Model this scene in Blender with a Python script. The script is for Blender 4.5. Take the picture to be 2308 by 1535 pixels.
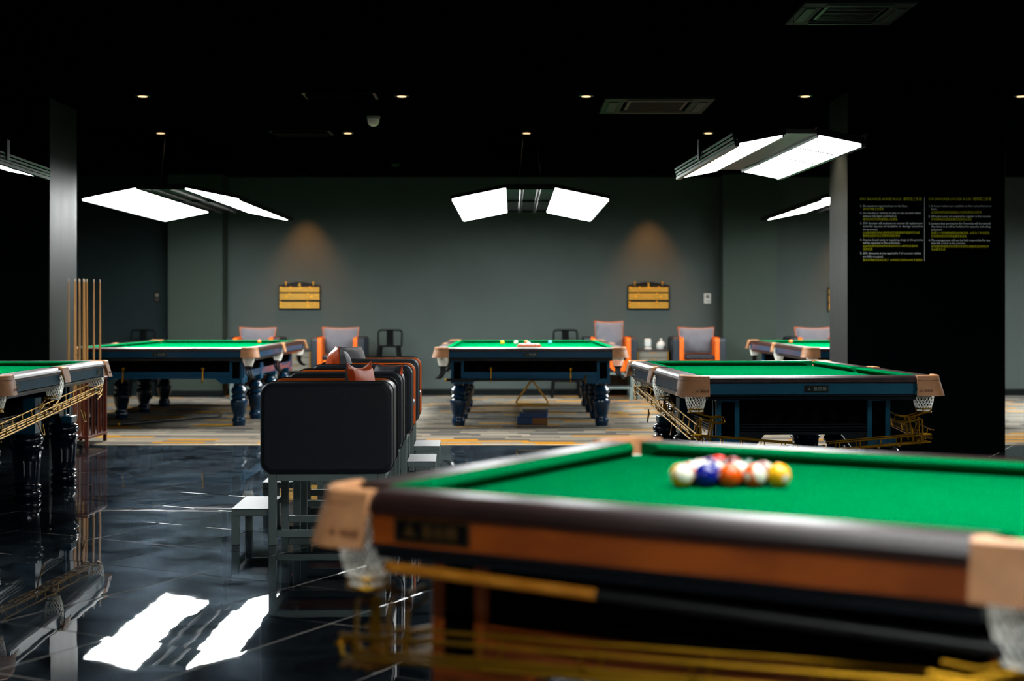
import bpy, math, random
from mathutils import Vector, Matrix
random.seed(7)
PI = math.pi
for o in list(bpy.data.objects):
    bpy.data.objects.remove(o)
SC = bpy.context.scene
COL = SC.collection

# ------------------------------------------------------------------ camera, world, exposure
cam_d = bpy.data.cameras.new('camera')
cam = bpy.data.objects.new('camera', cam_d)
COL.objects.link(cam)
cam.location = (0, 0, 1.26)
cam.rotation_euler = (PI / 2, 0, 0)
cam_d.sensor_width = 36
cam_d.sensor_fit = 'HORIZONTAL'
cam_d.lens = 3280 / 2308 * 36
cam_d.shift_y = -(767.5 - 698) / 2308
cam_d.clip_start = 0.05
cam_d.dof.use_dof = True
cam_d.dof.focus_distance = 9.3
cam_d.dof.aperture_fstop = 2.0
SC.camera = cam
W = bpy.data.worlds.new('world')
SC.world = W
W.use_nodes = True
W.node_tree.nodes['Background'].inputs[0].default_value = (0.5, 0.7, 0.75, 1)
W.node_tree.nodes['Background'].inputs[1].default_value = 0.0
SC.view_settings.view_transform = 'Standard'
SC.view_settings.look = 'None'
SC.view_settings.gamma = 1
SC.view_settings.use_curve_mapping = False
SC.view_settings.exposure = 0.0
SC.cycles.use_denoising = True
SC.cycles.max_bounces = 8
SC.cycles.sample_clamp_indirect = 4.0
KA = .40               # overall reflectance of the room's finishes
LAMP = 24.0 / KA            # radiance of the table lamps
CEIL = 3.2            # ceiling height


# ------------------------------------------------------------------ materials
def S(r, g, b):
    def f(c):
        c /= 255
        return c / 12.92 if c <= .04045 else ((c + .055) / 1.055) ** 2.4
    return (f(r) * KA, f(g) * KA, f(b) * KA, 1)


def new_mat(name):
    m = bpy.data.materials.new(name)
    m.use_nodes = True
    nt = m.node_tree
    return m, nt, nt.nodes['Principled BSDF']


def mat(name, col, rough=.5, metal=0, var=.0, vscale=8, bump=0, bscale=40, coat=0, coat_rough=.05,
        sheen=0, stretch=None, rvar=0, spec=.5):
    m, nt, b = new_mat(name)
    b.inputs['Base Color'].default_value = col
    b.inputs['Roughness'].default_value = rough
    b.inputs['Metallic'].default_value = metal
    b.inputs['Coat Weight'].default_value = coat * KA
    b.inputs['Coat Roughness'].default_value = coat_rough
    b.inputs['Sheen Weight'].default_value = sheen
    b.inputs['Specular IOR Level'].default_value = spec * KA
    tc = nt.nodes.new('ShaderNodeTexCoord')
    src = tc.outputs['Object']
    if stretch:
        mp = nt.nodes.new('ShaderNodeMapping')
        mp.inputs['Scale'].default_value = stretch
        nt.links.new(src, mp.inputs['Vector'])
        src = mp.outputs[0]
    if var or rvar:
        n = nt.nodes.new('ShaderNodeTexNoise')
        n.inputs['Scale'].default_value = vscale
        n.inputs['Detail'].default_value = 6
        nt.links.new(src, n.inputs['Vector'])
        if var:
            r = nt.nodes.new('ShaderNodeValToRGB')
            r.color_ramp.elements[0].position = .3
            r.color_ramp.elements[1].position = .7
            r.color_ramp.elements[0].color = (col[0] * (1 - var), col[1] * (1 - var), col[2] * (1 - var), 1)
            r.color_ramp.elements[1].color = (min(1, col[0] * (1 + var)), min(1, col[1] * (1 + var)), min(1, col[2] * (1 + var)), 1)
            nt.links.new(n.outputs[0], r.inputs[0])
            nt.links.new(r.outputs[0], b.inputs['Base Color'])
        if rvar:
            mr = nt.nodes.new('ShaderNodeMapRange')
            mr.inputs['To Min'].default_value = max(0.02, rough - rvar)
            mr.inputs['To Max'].default_value = rough + rvar
            nt.links.new(n.outputs[0], mr.inputs[0])
            nt.links.new(mr.outputs[0], b.inputs['Roughness'])
    if bump:
        n2 = nt.nodes.new('ShaderNodeTexNoise')
        n2.inputs['Scale'].default_value = bscale
        n2.inputs['Detail'].default_value = 4
        nt.links.new(src, n2.inputs['Vector'])
        bp = nt.nodes.new('ShaderNodeBump')
        bp.inputs['Strength'].default_value = bump
        bp.inputs['Distance'].default_value = .01
        nt.links.new(n2.outputs[0], bp.inputs['Height'])
        nt.links.new(bp.outputs[0], b.inputs['Normal'])
    return m


def emit(name, col, strength):
    m, nt, b = new_mat(name)
    b.inputs['Base Color'].default_value = (.8, .8, .8, 1)
    b.inputs['Emission Color'].default_value = col
    b.inputs['Emission Strength'].default_value = strength
    return m


def wood(name, c0, c1, rough, coat, scale=(14, 1.2, 14), bump=.1, spec=.25):
    m, nt, b = new_mat(name)
    b.inputs['Roughness'].default_value = rough
    b.inputs['Coat Weight'].default_value = coat * KA
    b.inputs['Coat Roughness'].default_value = .25
    b.inputs['Specular IOR Level'].default_value = spec
    tc = nt.nodes.new('ShaderNodeTexCoord')
    mp = nt.nodes.new('ShaderNodeMapping')
    mp.inputs['Scale'].default_value = scale
    wv = nt.nodes.new('ShaderNodeTexWave')
    wv.inputs['Scale'].default_value = 1.3
    wv.inputs['Distortion'].default_value = 7
    wv.inputs['Detail'].default_value = 3
    r = nt.nodes.new('ShaderNodeValToRGB')
    r.color_ramp.elements[0].color = c0
    r.color_ramp.elements[1].color = c1
    nt.links.new(tc.outputs['Object'], mp.inputs['Vector'])
    nt.links.new(mp.outputs[0], wv.inputs['Vector'])
    nt.links.new(wv.outputs[0], r.inputs[0])
    nt.links.new(r.outputs[0], b.inputs['Base Color'])
    bp = nt.nodes.new('ShaderNodeBump')
    bp.inputs['Strength'].default_value = bump
    bp.inputs['Distance'].default_value = .004
    nt.links.new(wv.outputs[0], bp.inputs['Height'])
    nt.links.new(bp.outputs[0], b.inputs['Normal'])
    return m


MT = {}
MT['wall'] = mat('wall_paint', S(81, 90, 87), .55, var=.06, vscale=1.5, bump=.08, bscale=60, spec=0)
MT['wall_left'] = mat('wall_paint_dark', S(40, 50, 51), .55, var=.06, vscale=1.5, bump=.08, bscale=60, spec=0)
MT['paper'] = mat('textured_wallpaper', S(66, 76, 69), .6, var=.2, vscale=90, bump=.5, bscale=70, spec=0)
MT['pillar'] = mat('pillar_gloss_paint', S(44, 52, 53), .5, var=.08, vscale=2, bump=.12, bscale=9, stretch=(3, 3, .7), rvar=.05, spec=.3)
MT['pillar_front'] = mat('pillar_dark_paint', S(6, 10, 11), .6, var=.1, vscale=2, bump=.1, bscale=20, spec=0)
MT['ceiling'] = mat('ceiling_black_paint', S(2, 6, 6), .8, var=.2, vscale=1.2, bump=.15, bscale=15, spec=0)
MT['skirting'] = mat('skirting_paint', S(26, 30, 30), .45, var=.1, spec=0)
MT['grout'] = mat('tile_grout', (.24, .22, .19, 1), .7, var=.15, vscale=9)
MT['edge_strip'] = mat('carpet_edge_metal', S(190, 178, 150), .35, metal=.8, var=.05)


def tile_mat():
    m, nt, b = new_mat('black_polished_tile')
    tc = nt.nodes.new('ShaderNodeTexCoord')
    oi = nt.nodes.new('ShaderNodeObjectInfo')
    ge = nt.nodes.new('ShaderNodeNewGeometry')
    n = nt.nodes.new('ShaderNodeTexNoise')
    n.inputs['Scale'].default_value = 3.2
    n.inputs['Detail'].default_value = 9
    n.inputs['Roughness'].default_value = .68
    n.inputs['Distortion'].default_value = .8
    nt.links.new(ge.outputs['Position'], n.inputs['Vector'])
    r = nt.nodes.new('ShaderNodeValToRGB')
    r.color_ramp.elements[0].position = .38
    r.color_ramp.elements[1].position = .75
    r.color_ramp.elements[0].color = S(4, 7, 11)
    r.color_ramp.elements[1].color = S(26, 36, 44)
    nt.links.new(n.outputs[0], r.inputs[0])
    nt.links.new(r.outputs[0], b.inputs['Base Color'])
    n2 = nt.nodes.new('ShaderNodeTexNoise')
    n2.inputs['Scale'].default_value = 5
    n2.inputs['Detail'].default_value = 1
    nt.links.new(ge.outputs['Position'], n2.inputs['Vector'])
    bp = nt.nodes.new('ShaderNodeBump')
    bp.inputs['Strength'].default_value = .05
    bp.inputs['Distance'].default_value = .004
    nt.links.new(n2.outputs[0], bp.inputs['Height'])
    nt.nodes.remove(b)
    df = nt.nodes.new('ShaderNodeBsdfDiffuse')
    nt.links.new(r.outputs[0], df.inputs[0])
    g1 = nt.nodes.new('ShaderNodeBsdfGlossy')
    g1.inputs['Roughness'].default_value = .012
    g2 = nt.nodes.new('ShaderNodeBsdfGlossy')
    g2.inputs['Roughness'].default_value = .24
    g2.inputs['Color'].default_value = (.6, .8, 1, 1)
    mg = nt.nodes.new('ShaderNodeMixShader')
    mr = nt.nodes.new('ShaderNodeMapRange')
    mr.inputs['From Min'].default_value = .35
    mr.inputs['From Max'].default_value = .7
    mr.inputs['To Min'].default_value = .004
    mr.inputs['To Max'].default_value = .06
    nt.links.new(n.outputs[0], mr.inputs[0])
    nt.links.new(mr.outputs[0], mg.inputs[0])
    nt.links.new(g1.outputs[0], mg.inputs[1])
    nt.links.new(g2.outputs[0], mg.inputs[2])
    fr = nt.nodes.new('ShaderNodeFresnel')
    fr.inputs['IOR'].default_value = 1.45
    mx = nt.nodes.new('ShaderNodeMixShader')
    nt.links.new(fr.outputs[0], mx.inputs[0])
    nt.links.new(df.outputs[0], mx.inputs[1])
    nt.links.new(mg.outputs[0], mx.inputs[2])
    nt.links.new(mx.outputs[0], nt.nodes['Material Output'].inputs['Surface'])
    for q in (g1, g2):
        nt.links.new(bp.outputs[0], q.inputs['Normal'])
    return m


MT['tile'] = tile_mat()
CARPET_COLS = [S(136, 132, 122), S(114, 112, 108), S(160, 152, 138), S(96, 96, 94), S(146, 139, 126)]
MT['carpet'] = [mat('carpet_pile_%d' % i, c, .95, var=.22, vscale=30, stretch=(.6, 6, 1), bump=.4, bscale=300, spec=0) for i, c in enumerate(CARPET_COLS)]
MT['mustard'] = mat('carpet_pile_mustard', S(186, 136, 52), .95, var=.15, vscale=40, bump=.4, bscale=300, spec=0)
MT['cloth'] = mat('green_baize', S(0, 112, 60), .85, var=.05, vscale=14, bump=.15, bscale=500, sheen=.0, spec=0)
MT['rail'] = wood('rail_dark_wood', S(38, 20, 18), S(54, 31, 28), .38, .2, (2, 2, 2), .02)
MT['rail_red'] = wood('rail_mahogany', S(40, 20, 16), S(64, 32, 25), .36, .35, (2, 2, 2), .02)
MT['blue'] = mat('blue_lacquer', S(4, 98, 128), .28, var=.08, vscale=3, coat=.6, coat_rough=.1)
MT['blue_snooker'] = mat('navy_lacquer', S(3, 84, 122), .25, var=.08, vscale=3, coat=.7, coat_rough=.1)
MT['leg_blue'] = mat('navy_gloss_leg', S(7, 52, 82), .2, var=.1, vscale=4, coat=1, coat_rough=.06)
MT['leg_dark'] = mat('midnight_gloss_leg', S(5, 26, 44), .2, var=.1, vscale=4, coat=1, coat_rough=.06)
MT['black_wood'] = wood('black_stained_wood', S(7, 5, 5), S(17, 14, 13), .5, 0, (2, 2, 16), .1, 0)
MT['black_wood2'] = wood('black_stained_wood_end', S(7, 5, 5), S(17, 14, 13), .5, 0, (2, 2, 16), .1, 0)
MT['mold'] = mat('dark_moulding', S(12, 22, 30), .3, var=.1, coat=.4)
MT['orange_wood'] = wood('orange_brown_wood', S(140, 62, 4), S(166, 78, 8), .4, .25, (3, 3, 9))
MT['leather'] = mat('tan_leather', S(224, 158, 108), .5, var=.14, vscale=16, bump=.2, bscale=180)
MT['stitch'] = mat('stitch_thread', S(110, 66, 40), .7)
MT['stamp'] = mat('burnt_stamp', S(120, 62, 36), .6)
MT['net'] = mat('white_net_cord', (.82, .82, .75, 1), .7, var=.05, spec=0)
MT['brass'] = mat('brass', S(226, 168, 44), .42, metal=1, var=.15, vscale=10)
MT['black_plastic'] = mat('black_plastic', S(14, 15, 16), .4, var=.1)
MT['plate_dark'] = mat('plate_black', S(18, 34, 34), .3, metal=.3, var=.1)
MT['plate_gold'] = mat('plate_dull_gold', S(110, 80, 36), .5, metal=.4)
MT['plate_metal'] = mat('plate_silver_relief', S(186, 206, 196), .3, metal=.7)
MT['grey_leather'] = mat('charcoal_leatherette', S(40, 47, 54), .45, var=.06, vscale=6, bump=.12, bscale=160, spec=.35)
MT['orange_leather'] = mat('orange_leatherette', S(236, 104, 16), .45, var=.06, vscale=6, bump=.12, bscale=160, spec=.4)
MT['orange_dark'] = mat('burnt_orange_leatherette', S(226, 84, 14), .45, var=.06, vscale=6, bump=.12, bscale=160, spec=.4)
MT['piping'] = mat('black_piping', S(20, 22, 25), .5)
MT['pillow'] = mat('grey_pillow_fabric', S(108, 108, 116), .85, var=.1, vscale=9, bump=.25, bscale=30, sheen=.2)
MT['pillow_dark'] = mat('dark_grey_pillow_fabric', S(66, 70, 76), .6, var=.1, vscale=9, bump=.25, bscale=30)
MT['steel'] = mat('grey_steel', S(146, 164, 161), .45, metal=.6, var=.08, vscale=5, stretch=(1, 1, .2))
MT['steel_top'] = mat('brushed_steel', S(66, 70, 78), .42, metal=.7, var=.06, vscale=30, stretch=(1, 14, 1))
MT['drawer'] = mat('taupe_laminate', S(116, 112, 100), .5, var=.08)
MT['mahogany'] = wood('mahogany', S(64, 22, 14), S(104, 40, 24), .3, .5, (12, 12, 1))
MT['cue_wood'] = wood('maple_cue', S(196, 148, 84), S(216, 170, 104), .35, .4, (30, 30, 1))
MT['cue_butt'] = wood('cue_butt_wood', S(110, 52, 26), S(150, 78, 38), .3, .5, (30, 30, 1))
MT['amber_wood'] = wood('amber_wood', S(190, 116, 24), S(206, 132, 36), .35, .4, (2, 30, 30))
MT['ferrule'] = mat('white_ferrule', S(220, 220, 214), .3)
MT['black_metal'] = mat('black_powder_coat', S(4, 6, 7), .6, var=.1, spec=.1)
MT['lamp_shell'] = mat('lamp_black_shell', S(16, 18, 18), .35, metal=.4, var=.1)
MT['lamp_alu'] = mat('lamp_aluminium', S(120, 124, 124), .3, metal=.9, var=.05)
MT['lamp_under'] = mat('lamp_grey_underside', S(96, 92, 86), .35, metal=.6, var=.15, vscale=6, stretch=(.6, 9, 1))
MT['lamp_light'] = emit('lamp_diffuser', (.96, 1.0, .99, 1), LAMP)
MT['down_light'] = emit('downlight_lens', (1, .62, .32, 1), 2.0)
MT['white_plastic'] = mat('white_plastic', S(214, 216, 210), .35, var=.03)
MT['board_yellow'] = mat('score_strip_yellow', S(200, 158, 54), .4, metal=.3, var=.12, vscale=30)
MT['board_dark'] = mat('score_board_black', S(10, 7, 7), .45, var=.1, spec=.2)
MT['lettering_yellow'] = mat('lettering_yellow', S(240, 204, 20), .5, var=.02)
MT['sign_text_grey'] = mat('sign_print_grey', (.95, .98, .98, 1), .6, var=.02, spec=0)
MT['sign_text_yellow'] = mat('sign_print_yellow', (.60, .60, .02, 1), .6, var=.02, spec=0)
MT['sign_panel'] = mat('sign_black_acrylic', S(5, 8, 10), .5, var=.05, spec=0)
MT['rack_yellow'] = mat('yellow_wood_rack', S(214, 158, 58), .45, var=.1)
MT['rack_red'] = mat('orange_wood_rack', S(196, 104, 66), .45, var=.1)
MT['box_blue'] = mat('blue_vinyl', S(16, 60, 108), .45, var=.1)
MT['box_tan'] = mat('tan_cardboard', S(140, 92, 40), .7, var=.1)


# ------------------------------------------------------------------ mesh helpers
class MB:
    def __init__(s):
        s.v = []
        s.f = []

    def add(s, vs, fs):
        o = len(s.v)
        s.v += [tuple(p) for p in vs]
        s.f += [tuple(i + o for i in f) for f in fs]
        return s

    def box(s, x0, x1, y0, y1, z0, z1, ch=0.0, M=None):
        """box, optionally with chamfered edges"""
        c = Vector(((x0 + x1) / 2, (y0 + y1) / 2, (z0 + z1) / 2))
        h = (abs(x1 - x0) / 2, abs(y1 - y0) / 2, abs(z1 - z0) / 2)
        if ch <= 0:
            vs = [(sx * h[0], sy * h[1], sz * h[2]) for sx in (-1, 1) for sy in (-1, 1) for sz in (-1, 1)]
            fs = [(0, 1, 3, 2), (4, 6, 7, 5), (0, 4, 5, 1), (2, 3, 7, 6), (0, 2, 6, 4), (1, 5, 7, 3)]
        else:
            ch = min(ch, min(h) * .9)
            vs = []
            idx = {}
            for sx in (-1, 1):
                for sy in (-1, 1):
                    for sz in (-1, 1):
                        for a in range(3):
                            p = [sx * (h[0] - ch), sy * (h[1] - ch), sz * (h[2] - ch)]
                            p[a] = (sx, sy, sz)[a] * h[a]
                            idx[(sx, sy, sz, a)] = len(vs)
                            vs.append(tuple(p))
            fs = []
            g = lambda a, sa, b, sb, c_, sc, w: idx[tuple({a: sa, b: sb, c_: sc}[k] for k in range(3)) + (w,)]
            for a in range(3):
                b, c_ = (a + 1) % 3, (a + 2) % 3
                for sa in (-1, 1):
                    q = [g(a, sa, b, sb, c_, sc, a) for sb, sc in ((-1, -1), (1, -1), (1, 1), (-1, 1))]
                    fs.append(tuple(q if sa > 0 else q[::-1]))
                for sb in (-1, 1):
                    for sc in (-1, 1):
                        q = [g(a, -1, b, sb, c_, sc, b), g(a, 1, b, sb, c_, sc, b), g(a, 1, b, sb, c_, sc, c_), g(a, -1, b, sb, c_, sc, c_)]
                        fs.append(tuple(q if sb * sc < 0 else q[::-1]) if True else None)
            for sx in (-1, 1):
                for sy in (-1, 1):
                    for sz in (-1, 1):
                        q = [idx[(sx, sy, sz, a)] for a in range(3)]
                        fs.append(tuple(q if sx * sy * sz > 0 else q[::-1]))
        vs = [Vector(p) + c for p in vs]
        if M is not None:
            vs = [M @ p for p in vs]
        return s.add(vs, fs)

    def prism(s, pts, axis, a0, a1):
        """extrude a 2D outline along an axis; pts in the other two axes, in order"""
        n = len(pts)

        def P(p, a):
            if axis == 0:
                return (a, p[0], p[1])
            if axis == 1:
                return (p[0], a, p[1])
            return (p[0], p[1], a)
        vs = [P(p, a0) for p in pts] + [P(p, a1) for p in pts]
        fs = [(i, (i + 1) % n, n + (i + 1) % n, n + i) for i in range(n)]
        fs += [tuple(range(n))[::-1], tuple(range(n, 2 * n))]
        return s.add(vs, fs)

    def lathe(s, prof, n=24, c=(0, 0, 0), flute=None):
        """profile of (r, z); flute=(z0, z1, count, depth) cuts flutes"""
        vs = []
        for r, z in prof:
            for k in range(n):
                a = 2 * PI * k / n
                rr = r
                if flute and flute[0] <= z <= flute[1]:
                    rr = r * (1 - flute[3] * (k % 2))
                vs.append((c[0] + rr * math.cos(a), c[1] + rr * math.sin(a), c[2] + z))
        m = len(prof)
        fs = [(i * n + k, i * n + (k + 1) % n, (i + 1) * n + (k + 1) % n, (i + 1) * n + k) for i in range(m - 1) for k in range(n)]
        fs += [tuple(range(n))[::-1], tuple(range((m - 1) * n, m * n))]
        return s.add(vs, fs)

    def tube(s, pts, r, n=6, closed=False):
        pts = [Vector(p) for p in pts]
        m = len(pts)
        rad = r if isinstance(r, (list, tuple)) else [r] * m
        up = None
        vs = []
        for i, p in enumerate(pts):
            if closed:
                t = pts[(i + 1) % m] - pts[i - 1]
            else:
                t = pts[min(i + 1, m - 1)] - pts[max(i - 1, 0)]
            t = t.normalized()
            if up is None:
                up = Vector((0, 0, 1)) if abs(t.z) < .9 else Vector((1, 0, 0))
            x = up.cross(t)
            if x.length < 1e-5:
                x = Vector((1, 0, 0)).cross(t)
            x.normalize()
            y = t.cross(x)
            up = y
            for k in range(n):
                a = 2 * PI * k / n
                vs.append(p + (x * math.cos(a) + y * math.sin(a)) * rad[i])
        fs = []
        for i in range(m if closed else m - 1):
            j = (i + 1) % m
            for k in range(n):
                fs.append((i * n + k, i * n + (k + 1) % n, j * n + (k + 1) % n, j * n + k))
        if not closed:
            fs += [tuple(range(n))[::-1], tuple(range((m - 1) * n, m * n))]
        return s.add(vs, fs)

    def sphere(s, c, r, n=16, m=10, sz=1):
        prof = [(max(1e-4, r * math.sin(PI * i / m)), -r * sz * math.cos(PI * i / m)) for i in range(m + 1)]
        return s.lathe(prof, n, c)

    def grid(s, rows, close_u=False, close_v=False):
        """rows: list of equal length point lists"""
        m, n = len(rows), len(rows[0])
        vs = [p for r in rows for p in r]
        fs = []
        for i in range(m if close_v else m - 1):
            for k in range(n if close_u else n - 1):
                i2, k2 = (i + 1) % m, (k + 1) % n
                fs.append((i * n + k, i * n + k2, i2 * n + k2, i2 * n + k))
        return s.add(vs, fs)

    def xform(s, M):
        s.v = [tuple(M @ Vector(p)) for p in s.v]
        return s

    def mesh(s, name, m, smooth=False):
        me = bpy.data.meshes.new(name)
        me.from_pydata(s.v, [], s.f)
        me.update()
        ms = m if isinstance(m, list) else [m]
        for q in ms:
            me.materials.append(q)
        if smooth:
            for p in me.polygons:
                p.use_smooth = True
            try:
                me.set_sharp_from_angle(angle=math.radians(38))
            except Exception:
                pass
        return me

    def build(s, name, m, parent=None, smooth=False, fix=False):
        me = s.mesh(name, m, smooth)
        if fix:
            import bmesh
            bm = bmesh.new()
            bm.from_mesh(me)
            bmesh.ops.recalc_face_normals(bm, faces=bm.faces)
            bm.to_mesh(me)
            bm.free()
        return link(name, me, parent)


def link(name, data, parent=None):
    o = bpy.data.objects.new(name, data)
    COL.objects.link(o)
    if parent:
        o.parent = parent
    return o


def tag(o, label=None, cat=None, group=None, kind=None):
    if label:
        o['label'] = label
    if cat:
        o['category'] = cat
    if group:
        o['group'] = group
    if kind:
        o['kind'] = kind
    return o


def thing(name, label, cat, loc=(0, 0, 0), rz=0, group=None):
    o = link(name, None)
    o.location = loc
    o.rotation_euler = (0, 0, rz)
    o.empty_display_size = .1
    return tag(o, label, cat, group)


KIDS = {}


def copy_tree(o, parent=None):
    c = o.copy()
    COL.objects.link(c)
    if parent:
        c.parent = parent
    for ch in list(o.children):
        copy_tree(ch, c)
    return c


def dup(o, loc, rz, label, group=None):
    c = copy_tree(o)
    c.location = loc
    c.rotation_euler = (0, 0, rz)
    c['label'] = label
    if group:
        c['group'] = group
    return c


def text(name, body, size, m, parent, loc, rot, extrude=.0006, align='LEFT', width=None, spacing=1):
    cu = bpy.data.curves.new(name, 'FONT')
    cu.body = body
    cu.size = size
    cu.extrude = extrude
    cu.resolution_u = 2
    cu.align_x = align
    cu.space_line = spacing
    cu.materials.append(m)
    o = link(name, cu, parent)
    o.location = loc
    o.rotation_euler = rot
    me = bpy.data.meshes.new_from_object(o.evaluated_get(bpy.context.evaluated_depsgraph_get()))
    bpy.data.objects.remove(o)
    if width and me.vertices:
        xs = [v.co.x for v in me.vertices]
        f = width / (max(xs) - min(xs))
        for v in me.vertices:
            v.co.x *= f
    o = link(name, me, parent)
    o.location = loc
    o.rotation_euler = rot
    return o


def rrect(x0, x1, y0, y1, r, n=5):
    pts = []
    for cx, cy, a0 in ((x1 - r, y1 - r, 0), (x0 + r, y1 - r, 90), (x0 + r, y0 + r, 180), (x1 - r, y0 + r, 270)):
        for k in range(n + 1):
            a = math.radians(a0 + 90 * k / n)
            pts.append((cx + r * math.cos(a), cy + r * math.sin(a)))
    return pts


def struct(name, mb, m, parent=None, smooth=False):
    o = mb.build(name, m, parent, smooth)
    if parent is None:
        o['kind'] = 'structure'
    return o


# ------------------------------------------------------------------ the setting
X0, X1, Y0, Y1 = -8.2, 10.6, -3.0, 21.3
CE = 13.55           # where the carpet begins
floor = struct('floor', MB().box(X0, X1, Y0, Y1, -.12, -.0015), MT['grout'])
struct('ceiling', MB().box(X0, X1, Y0, Y1 + .2, CEIL, CEIL + .15), MT['ceiling'])
struct('wall_back', MB().box(X0, X1, Y1, Y1 + .2, -.1, CEIL), MT['wall'])
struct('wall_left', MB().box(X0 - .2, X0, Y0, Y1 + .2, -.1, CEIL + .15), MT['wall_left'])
struct('wall_right', MB().box(X1, X1 + .2, Y0, Y1 + .2, -.1, CEIL + .15), MT['wall'])
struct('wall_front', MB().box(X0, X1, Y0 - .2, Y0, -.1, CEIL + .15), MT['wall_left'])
# papered columns standing out from the back wall, and a darker bay left of them
struct('wall_column_left', MB().box(-4.94, -4.16, 20.9, Y1, -.01, CEIL), MT['paper'])
struct('wall_column_right', MB().box(3.03, 3.80, 20.9, Y1, -.01, CEIL), MT['paper'])
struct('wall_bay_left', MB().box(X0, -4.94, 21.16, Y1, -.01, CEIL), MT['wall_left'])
struct('baseboard_back', MB().box(-4.16, 3.03, Y1 - .02, Y1, 0, .1, .004), MT['skirting'])
struct('baseboard_column_left', MB().box(-4.955, -4.145, 20.885, 20.9, 0, .1, .004), MT['skirting'])
struct('baseboard_column_right', MB().box(3.015, 3.815, 20.885, 20.9, 0, .1, .004), MT['skirting'])
struct('baseboard_right', MB().box(3.80, X1, Y1 - .02, Y1, 0, .1, .004), MT['skirting'])
# free-standing square pillars
pl = struct('wall_pillar_left', MB().box(-5.6, -4.222, 13.29, 14.12, -.01, CEIL, .006), MT['pillar'])
pr = struct('wall_pillar_right', MB().box(2.974, 4.374, 12.9, 13.63, -.01, CEIL, .006), MT['pillar'])
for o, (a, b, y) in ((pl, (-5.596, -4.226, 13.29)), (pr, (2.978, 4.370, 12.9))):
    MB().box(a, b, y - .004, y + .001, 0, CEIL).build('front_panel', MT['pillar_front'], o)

# floor tiles, laid at an angle to the room
ga = .302
dg = Vector((math.sin(ga), -math.cos(ga)))
rot45 = lambda v, s: Vector((v.x * math.cos(s) - v.y * math.sin(s), v.x * math.sin(s) + v.y * math.cos(s)))
e1, e2 = rot45(dg, PI / 4), rot45(dg, -PI / 4)
org = Vector((-3.278, 12.609))
TS, GAP = .6, .005
th = (TS - GAP) / 2
cells = []
for i in range(-60, 61):
    for j in range(-60, 61):
        c = org + e1 * TS * (i + .5) + e2 * TS * (j + .5)
        if X0 - .5 < c.x < X1 + .5 and Y0 - .5 < c.y < CE + .5:
            seen = 2.5 < c.y and abs(c.x) < .37 * c.y + .5
            cells.append((0 if seen else 1, c.length, c))
cells.sort(key=lambda t: (t[0], t[1]))
tile_me = MB().box(-th, th, -th, th, -.011, 0, .0018).mesh('tile', MT['tile'])
trot = math.atan2(e1.y, e1.x)
rest = MB()
nt_ = 0


def clip_poly(poly, ycut):
    out = []
    for k in range(len(poly)):
        a, b = poly[k], poly[(k + 1) % len(poly)]
        if a.y <= ycut:
            out.append(a)
        if (a.y <= ycut) != (b.y <= ycut):
            t = (ycut - a.y) / (b.y - a.y)
            out.append(a + (b - a) * t)
    return out


for seen, _, c in cells:
    corners = [c + e1 * th * sx + e2 * th * sy for sx, sy in ((-1, -1), (1, -1), (1, 1), (-1, 1))]
    cut = max(p.y for p in corners) > CE - .02
    out = any(p.x < X0 or p.x > X1 or p.y < Y0 for p in corners)
    if cut or out:
        poly = clip_poly(corners, CE - .02)
        poly = [Vector((min(max(p.x, X0 + .001), X1 - .001), max(p.y, Y0 + .001))) for p in poly]
        if len(poly) < 3:
            continue
        n = len(poly)
        area = sum(poly[k].x * poly[(k + 1) % n].y - poly[(k + 1) % n].x * poly[k].y for k in range(n))
        if abs(area) < .002:
            continue
        if area < 0:
            poly = poly[::-1]
        if seen == 0 and not out and nt_ < 300:
            MB().prism([(p.x, p.y) for p in poly], 2, -.011, 0).build('tile', MT['tile'], floor)
            nt_ += 1
        else:
            rest.prism([(p.x, p.y) for p in poly], 2, -.011, 0)
    elif seen == 0 and nt_ < 300:
        t = link('tile', tile_me, floor)
        t.location = (c.x, c.y, 0)
        t.rotation_euler = (max(-.0022, min(.0022, random.gauss(0, .0016))), max(-.0022, min(.0022, random.gauss(0, .0016))), trot + random.choice((0, 1, 2, 3)) * PI / 2)
        nt_ += 1
    else:
        rest.prism([(p.x, p.y) for p in corners], 2, -.011, 0)
tag(rest.build('tile_remainder', MT['tile'], floor), kind='stuff')

# carpet of long planks in greys with mustard ones scattered through
cpoly = [(X0, CE), (-5.6, CE), (-5.6, 14.125), (-4.217, 14.125), (-4.217, CE), (2.969, CE), (2.969, 13.635), (4.379, 13.635), (4.379, CE), (X1, CE), (X1, Y1), (X0, Y1)]
carpet = tag(MB().prism(cpoly, 2, -.0014, -.001).build('carpet', MT['carpet'][3], fix=True),
             'grey plank carpet with scattered mustard stripes under the far tables', 'carpet')
for a_, b_ in ((X0, -5.6), (-4.217, 2.969), (4.379, X1)):
    MB().box(a_, b_, CE - .018, CE, -.0012, .004, .001).build('edge_strip', MT['edge_strip'], carpet)
PW, PH = .5, .145
planks = []
row = 0
y = CE + .002
while y < Y1 - .02:
    off = random.random() * PW
    x = X0 - off
    while x < X1:
        a_, b_ = max(x, X0), min(x + PW, X1)
        for (h0, h1, hy) in ((-5.6, -4.217, 14.125), (2.969, 4.379, 13.635)):
            if y < hy and a_ < h1 and b_ > h0:
                if a_ < h0:
                    planks.append((a_, h0, y, min(y + PH, Y1 - .002)))
                a_ = h1 if b_ > h1 else b_
        if b_ - a_ > .01:
            planks.append((a_, b_, y, min(y + PH, Y1 - .002)))
        x += PW
    y += PH
    row += 1
planks.sort(key=lambda p: (not (abs(p[0] + p[1]) / 2 < .36 * p[2] + .3), p[2]))
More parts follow.
